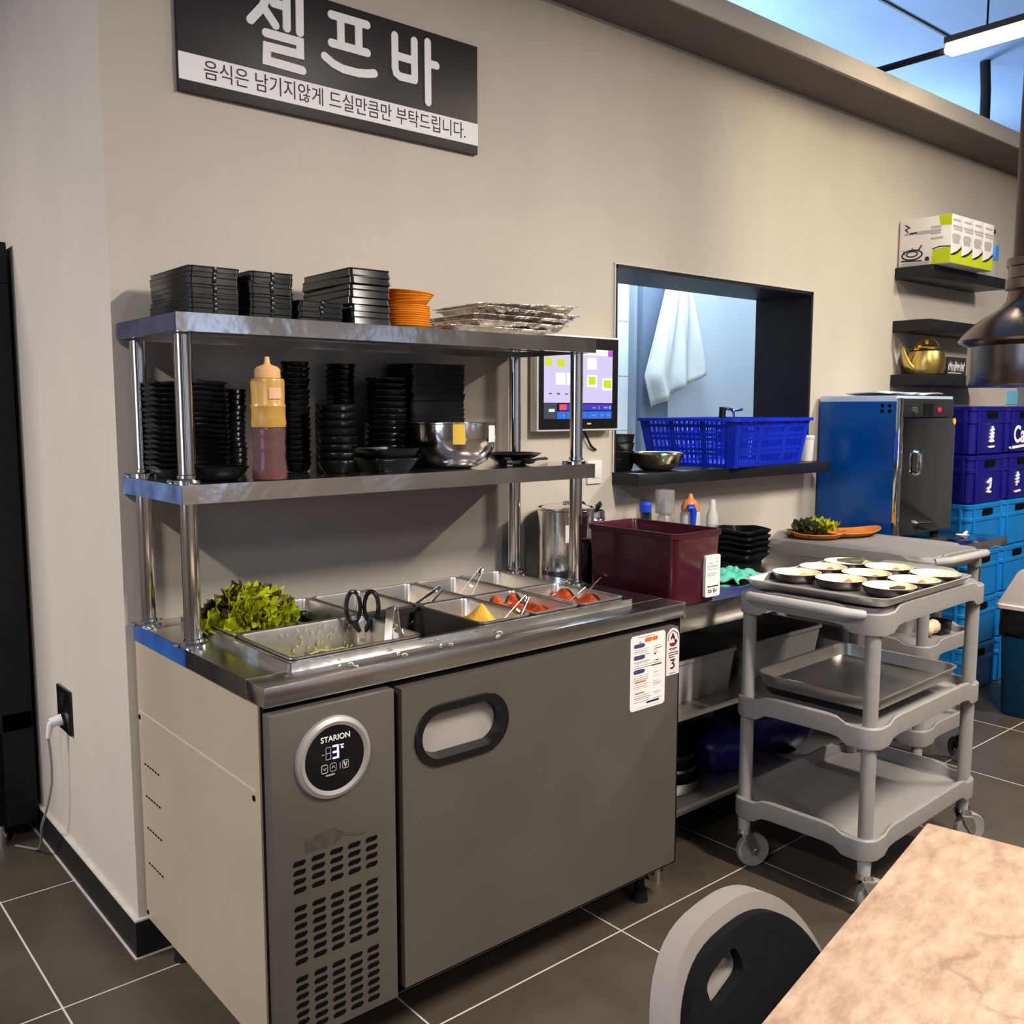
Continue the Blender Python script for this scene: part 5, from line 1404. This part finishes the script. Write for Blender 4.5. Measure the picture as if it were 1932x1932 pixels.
# stove boxes
bw, bd, bh_ = .107, .242, .214
def stove_box(i):
    x0 = 3.567 + i * (bw + .002)
    names = ['nearest, with the stove picture', 'second from the near end', 'third from the near end', 'farthest, beside the water bottle']
    t = thing('stove_box', 'white and lime portable stove box, ' + names[i], 'box', (x0 + bw / 2, -.129, 2.0065), 0, 'stove boxes on the top wall shelf')
    hx, hy = bw / 2, bd / 2
    obj('carton', MB().box(-hx, hx, -hy, hy, 0, bh_, .001), PAPER, t)
    f = -hy - .0006
    mb = MB().prism([(-hx, 0.001), (hx, 0.001), (hx, .066), (.015, .046), (-.02, .034), (-hx, .032)], 'y', f, -hy + .001)
    obj('lime_print', mb, LIME, t, smooth=0)
    mb = MB().prism([(-hx, .032), (-.02, .034), (.015, .046), (hx, .066), (hx, .080), (.01, .056), (-hx, .036)], 'y', f, -hy + .001)
    obj('dark_print', mb, INKD, t, smooth=0)
    mb = MB()
    for a, c, d, w in ((-.035, .03, .190, .009), (-.040, .045, .162, .010), (-.030, .05, .150, .006), (-.03, .02, .115, .03), (-.03, .02, .095, .016), (-.04, -.02, .020, .006)):
        mb.stroke([(a, d), (c, d)], w, 'y', f - .0002, -hy + .001, 4)
    obj('pale_print', mb, mat('pale_grey_print', rgb(186, 178, 180), .6), t, smooth=0)
    if i == 0:
        g = -hx - .0006
        q = -hx + .001
        # seen from -x: +y is to the left
        mb = MB().prism([(-hy, .001), (-hy + .085, .001), (-hy + .082, .066), (-hy, .070)], 'x', g, q)
        mb.prism([(-hy, .165), (-hy + .05, .170), (-hy + .06, bh_ - .001), (-hy, bh_ - .001)], 'x', g, q)
        obj('lime_print', mb, LIME, t, smooth=0)
        mb = MB().prism([(-hy, .068), (-hy + .05, .073), (-hy + .084, .066), (-hy + .084, .071), (-hy + .05, .079), (-hy, .074)], 'x', g, q)
        # stove drawing
        E = lambda cy, cz, ry, rz_, n=24: [(cy + ry * math.cos(2 * PI * k / n), cz + rz_ * math.sin(2 * PI * k / n)) for k in range(n)]
        mb.stroke(E(.058, .052, .048, .022) + E(.058, .052, .048, .022)[:1], .007, 'x', g, q, 4).stroke(E(.058, .056, .026, .012) + E(.058, .056, .026, .012)[:1], .006, 'x', g, q, 4)
        mb.stroke([(.098, .072), (.094, .058)], .005, 'x', g, q, 4).stroke([(.014, .090), (.030, .068)], .006, 'x', g, q, 4).stroke([(.058, .084), (.058, .070)], .004, 'x', g, q, 4).stroke([(.108, .028), (.012, .022)], .006, 'x', g, q, 4)
        mb.prism(E(-.014, .026, .011, .012), 'x', g, q)
        mb.stroke([(.094, .190), (.075, .178), (.094, .170), (.082, .158)], .006, 'x', g, q, 4).stroke([(.070, .150), (.040, .150)], .008, 'x', g, q, 4)
        obj('dark_print', mb, INKD, t, smooth=0)
        mb = MB()
        for a, c, d, w in ((.095, .055, .148, .010), (.034, -.02, .148, .016), (-.03, -.07, .165, .01), (-.03, -.07, .150, .01), (-.03, -.07, .138, .01), (-.03, -.08, .115, .010), (.10, -.02, .012, .014)):
            mb.stroke([(a, d), (c, d)], w, 'x', g - .0002, q, 4)
        obj('pale_print', mb, mat('pale_grey_print', rgb(186, 178, 180), .6), t, smooth=0)
for i in range(4):
    stove_box(i)
t = thing('water_bottle', 'clear water bottle with a blue label and navy cap beside the stove boxes', 'bottle', (4.225, -.145, 2.0065))
obj('body', MB().lathe([(.030, 0), (.034, .006), (.034, .15), (.030, .178), (.016, .205), (.014, .215)], 24), GLASSY, t)
obj('blue_label', MB().lathe([(.0345, .085), (.0352, .088), (.0352, .150), (.0345, .153)], 24), mat('blue_bottle_label', rgb(60, 130, 220), .4), t)
obj('cap', MB().lathe([(.0155, .213), (.017, .214), (.017, .232), (.014, .235)], 20), mat('navy_cap', rgb(16, 12, 72), .4), t)
# kettle
t = thing('kettle', 'gold aluminium kettle with a long spout on the lowest wall shelf', 'kettle', (3.690, -.10, 1.5115))
obj('body', MB().lathe([(.070, 0), (.078, .004), (.086, .03), (.087, .075), (.080, .108), (.058, .124), (.056, .126)], 36), GOLD, t)
obj('lid', MB().lathe([(.058, .1255), (.059, .130), (.050, .138), (.020, .146), (.010, .148), (.010, .156), (.013, .162), (.008, .168)], 28), GOLD, t)
d_ = Vector((-.78, .35, 0)).normalized()
sp = [Vector((0, 0, .028)) + d_ * .078, Vector((0, 0, .052)) + d_ * .105, Vector((0, 0, .090)) + d_ * .122, Vector((0, 0, .125)) + d_ * .132, Vector((0, 0, .134)) + d_ * .148]
obj('spout', MB().tube(sp, [.026, .020, .013, .009, .009], 14), GOLD, t)
hp = [d_ * (.07 * math.cos(a)) + Vector((0, 0, .12 + .062 * math.sin(a))) for a in [PI * k / 14 for k in range(15)]]
hp = [p + d_ * (.0 if k < 3 else 0) + Vector((0, 0, -.022 * (1 - k / 14))) for k, p in enumerate(hp)]
obj('handle', MB().tube(hp, .006, 8, flat=.6), GOLD, t, label='arched carrying handle')
t = thing('black_carton', 'small black carton with white script beside the gold kettle', 'carton', (3.900, -.09, 1.5115))
obj('carton', MB().box(-.085, .115, -.055, .07, 0, .088, .001), mat('black_card', (0.02, .02, .024), .5), t)
mb = MB(); rs = random.Random(11)
for k in range(11):
    a = -.074 + k * .016
    p = [(a, .02 + rs.uniform(0, .01)), (a + .006, .07 - rs.uniform(0, .02)), (a + .011, .03 + rs.uniform(0, .02))]
    mb.stroke(p, .0035, 'y', -.0556, -.054, 4)
    mb.stroke([(a, .045 + rs.uniform(-.01, .01)), (a + .010, .045 + rs.uniform(-.01, .01))], .003, 'y', -.0556, -.054, 4)
mb.stroke([(-.075, .012), (.065, .012)], .003, 'y', -.0556, -.054, 4)
obj('white_script', mb, INKW, t, smooth=0)

# ------------------------------------------------------------------ exhaust hood on its pipe, linear lamp, ceiling pipe
t = thing('exhaust_hood', 'dark metal bell-shaped exhaust hood hanging on a pipe at the right edge', 'exhaust hood', (2.702, -.952, 1.425))
HOODM = steel('dark_bronze_metal', (0.15, 0.12, 0.105), 0.26, bump=.05, bscale=9)
obj('bell', MB().lathe([(.17, .0), (.193, .004), (.196, .012), (.197, .095), (.198, .135), (.226, .150), (.230, .158), (.224, .166), (.205, .190), (.180, .215), (.145, .240), (.105, .265), (.085, .290), (.078, .33), (.072, .33), (.09, .26), (.17, .20), (.19, .13), (.188, .012)], 48), HOODM, t)
obj('collar', MB().lathe([(.079, .325), (.092, .328), (.092, .36), (.084, .365), (.084, .40), (.090, .404), (.090, .43), (.07, .435)], 36), HOODM, t)
obj('pipe', MB().cyl((0, 0, .42), (0, 0, 1.774), .072, n=32), mat('dark_brown_pipe', rgb(66, 56, 52), .4, .6, .1, 8), t)
t = thing('linear_lamp', 'lit linear tube lamp hanging under the ceiling at the top right', 'lamp', (3.03, -1.0, 2.715))
obj('housing', MB().box(-.035, .035, -.62, .548, .036, .062, .003), mat('brown_lamp_housing', rgb(74, 58, 48), .5), t)
obj('diffuser', MB().box(-.030, .030, -.615, .545, .0, .036, .008), mat('lit_diffuser', (0.9, 0.8, 0.6), .5, emit=(1.0, 0.84, 0.60), estr=55), t, label='glowing tube')
for y in (-.5, .4):
    obj('hanger', MB().cyl((0, y, .06), (0, y, .486), .004, n=8), BLACKM, t)
solo('conduit', MB().tube([(3.03, -.445, 2.735), (3.03, -.2, 2.735), (3.03, .5, 2.74), (3.03, 1.4, 2.74), (3.03, 2.29, 2.74)], .014, 8), BLACKM, 'black conduit running from the lamp end over the beam', 'conduit')
solo('ceiling_hose', MB().tube([(4.60, .10, 3.199), (4.625, .10, 3.05), (4.63, .10, 2.9), (4.61, .10, 2.78), (4.60, .10, 2.698)], .026, 10), BLACKM, 'black hose hanging from the ceiling behind the beam', 'hose')

# ------------------------------------------------------------------ dining table and chair in the foreground
t = thing('dining_table', 'beige stone-patterned dining table in the right foreground', 'table', (0.17, -2.05, 0), math.radians(11))
TLx, TLy = 1.10, .72
# far right corner of the top at (0.595, -1.658)
cw = Vector((0.595, -1.658, 0)) - Vector((0.17, -2.05, 0))
ca, sa = math.cos(math.radians(11)), math.sin(math.radians(11))
cl = (cw.x * ca + cw.y * sa, -cw.x * sa + cw.y * ca)
obj('tabletop', MB().box(cl[0] - TLx, cl[0], cl[1] - TLy, cl[1], .712, .740, .002), STONE, t)
obj('edge_band', MB().box(cl[0] - TLx + .004, cl[0] - .004, cl[1] - TLy + .004, cl[1] - .004, .700, .7125), BLACKB, t)
for x in (cl[0] - .08, cl[0] - TLx + .08):
    for y in (cl[1] - .12, cl[1] - TLy + .08):
        obj('leg', MB().box(x - .02, x + .02, y - .02, y + .02, 0, .702, .002), BLACKM, t)

CHX, CHY, CHT = .113, -1.738, .136
t = thing('dining_chair', 'black chair with a grey-edged curved back and grip slot, tucked under the table', 'chair', (CHX, CHY, 0), CHT)
def back_shell(W_, Hh, k, tilt, z0, thick, hole, off=0.0, n=72, e=1.9):
    """curved backrest panel with a slot; local +y is the outside."""
    outer = []
    for i in range(n):
        a = 2 * PI * i / n
        c, s = math.cos(a), math.sin(a)
        outer.append((W_ * math.copysign(abs(c) ** (2 / e), c), Hh * math.copysign(abs(s) ** (2 / e), s) if s > 0 else .17 * math.copysign(abs(s) ** (2 / 3.5), s)))
    hx0, hz0, hw, hh, hr = hole
    inner = []
    for i in range(n):
        u, v = outer[i][0] - hx0, outer[i][1] - hz0
        a = math.atan2(v, u)
        cc, ss = math.cos(a), math.sin(a)
        q = ((abs(cc) / hw) ** 4 + (abs(ss) / hh) ** 4) ** (-.25)
        ix, iz = q * cc, q * ss
        inner.append((hx0 + ix * math.cos(hr) - iz * math.sin(hr), hz0 + ix * math.sin(hr) + iz * math.cos(hr)))
    def P(u, v, d):
        return (u, v * math.tan(tilt) - k * u * u + off + d, z0 + v)
    m = 6
    front, rear = [], []
    for j in range(m + 1):
        f = j / m
        ring = [(o[0] * (1 - f) + i_[0] * f, o[1] * (1 - f) + i_[1] * f) for o, i_ in zip(outer, inner)]
        front.append([P(u, v, 0) for u, v in ring]); rear.append([P(u, v, thick) for u, v in ring])
    mb = MB()
    mb.loft(front + list(reversed(rear)) + [front[0]], False, False)
    return mb
HOLE = (-.040, .167, .036, .0125, .12)
obj('back_shell', back_shell(.181, .217, .392, .381, .562, .026, HOLE, e=2.77), mat('grey_chair_shell', rgb(126, 119, 115), .55, 0, .05, 12), t, label='grey outer shell and rim of the back')
obj('back_pad', back_shell(.167, .200, .392, .381, .562, .012, (HOLE[0], HOLE[1], .039, .0155, .12), -.012, e=2.77), mat('black_upholstery', (0.004, 0.004, 0.0045), .85, 0, .2, 60, spec=.12), t, label='black pad on the inside of the back')
obj('seat', MB(Matrix.Translation((0, -.255, .44))).shell([(.17, .16, .06, 0), (.20, .19, .08, .010), (.205, .195, .08, .030), (.19, .18, .08, .045)], 8), BLACKM, t)
mb = MB()
for s in (-1, 1):
    mb.tube([(s * .17, -.10, .44), (s * .17, -.05, .43), (s * .165, -.02, .46), (s * .15, .0, .50)], .012, 8)
obj('back_support', mb, BLACKM, t)
for s in (-1, 1):
    obj('leg', MB().tube([(s * .16, -.10, .445), (s * .19, -.03, 0)], .012, 8), BLACKM, t)
    obj('leg', MB().tube([(s * .16, -.40, .445), (s * .18, -.45, 0)], .012, 8), BLACKM, t)
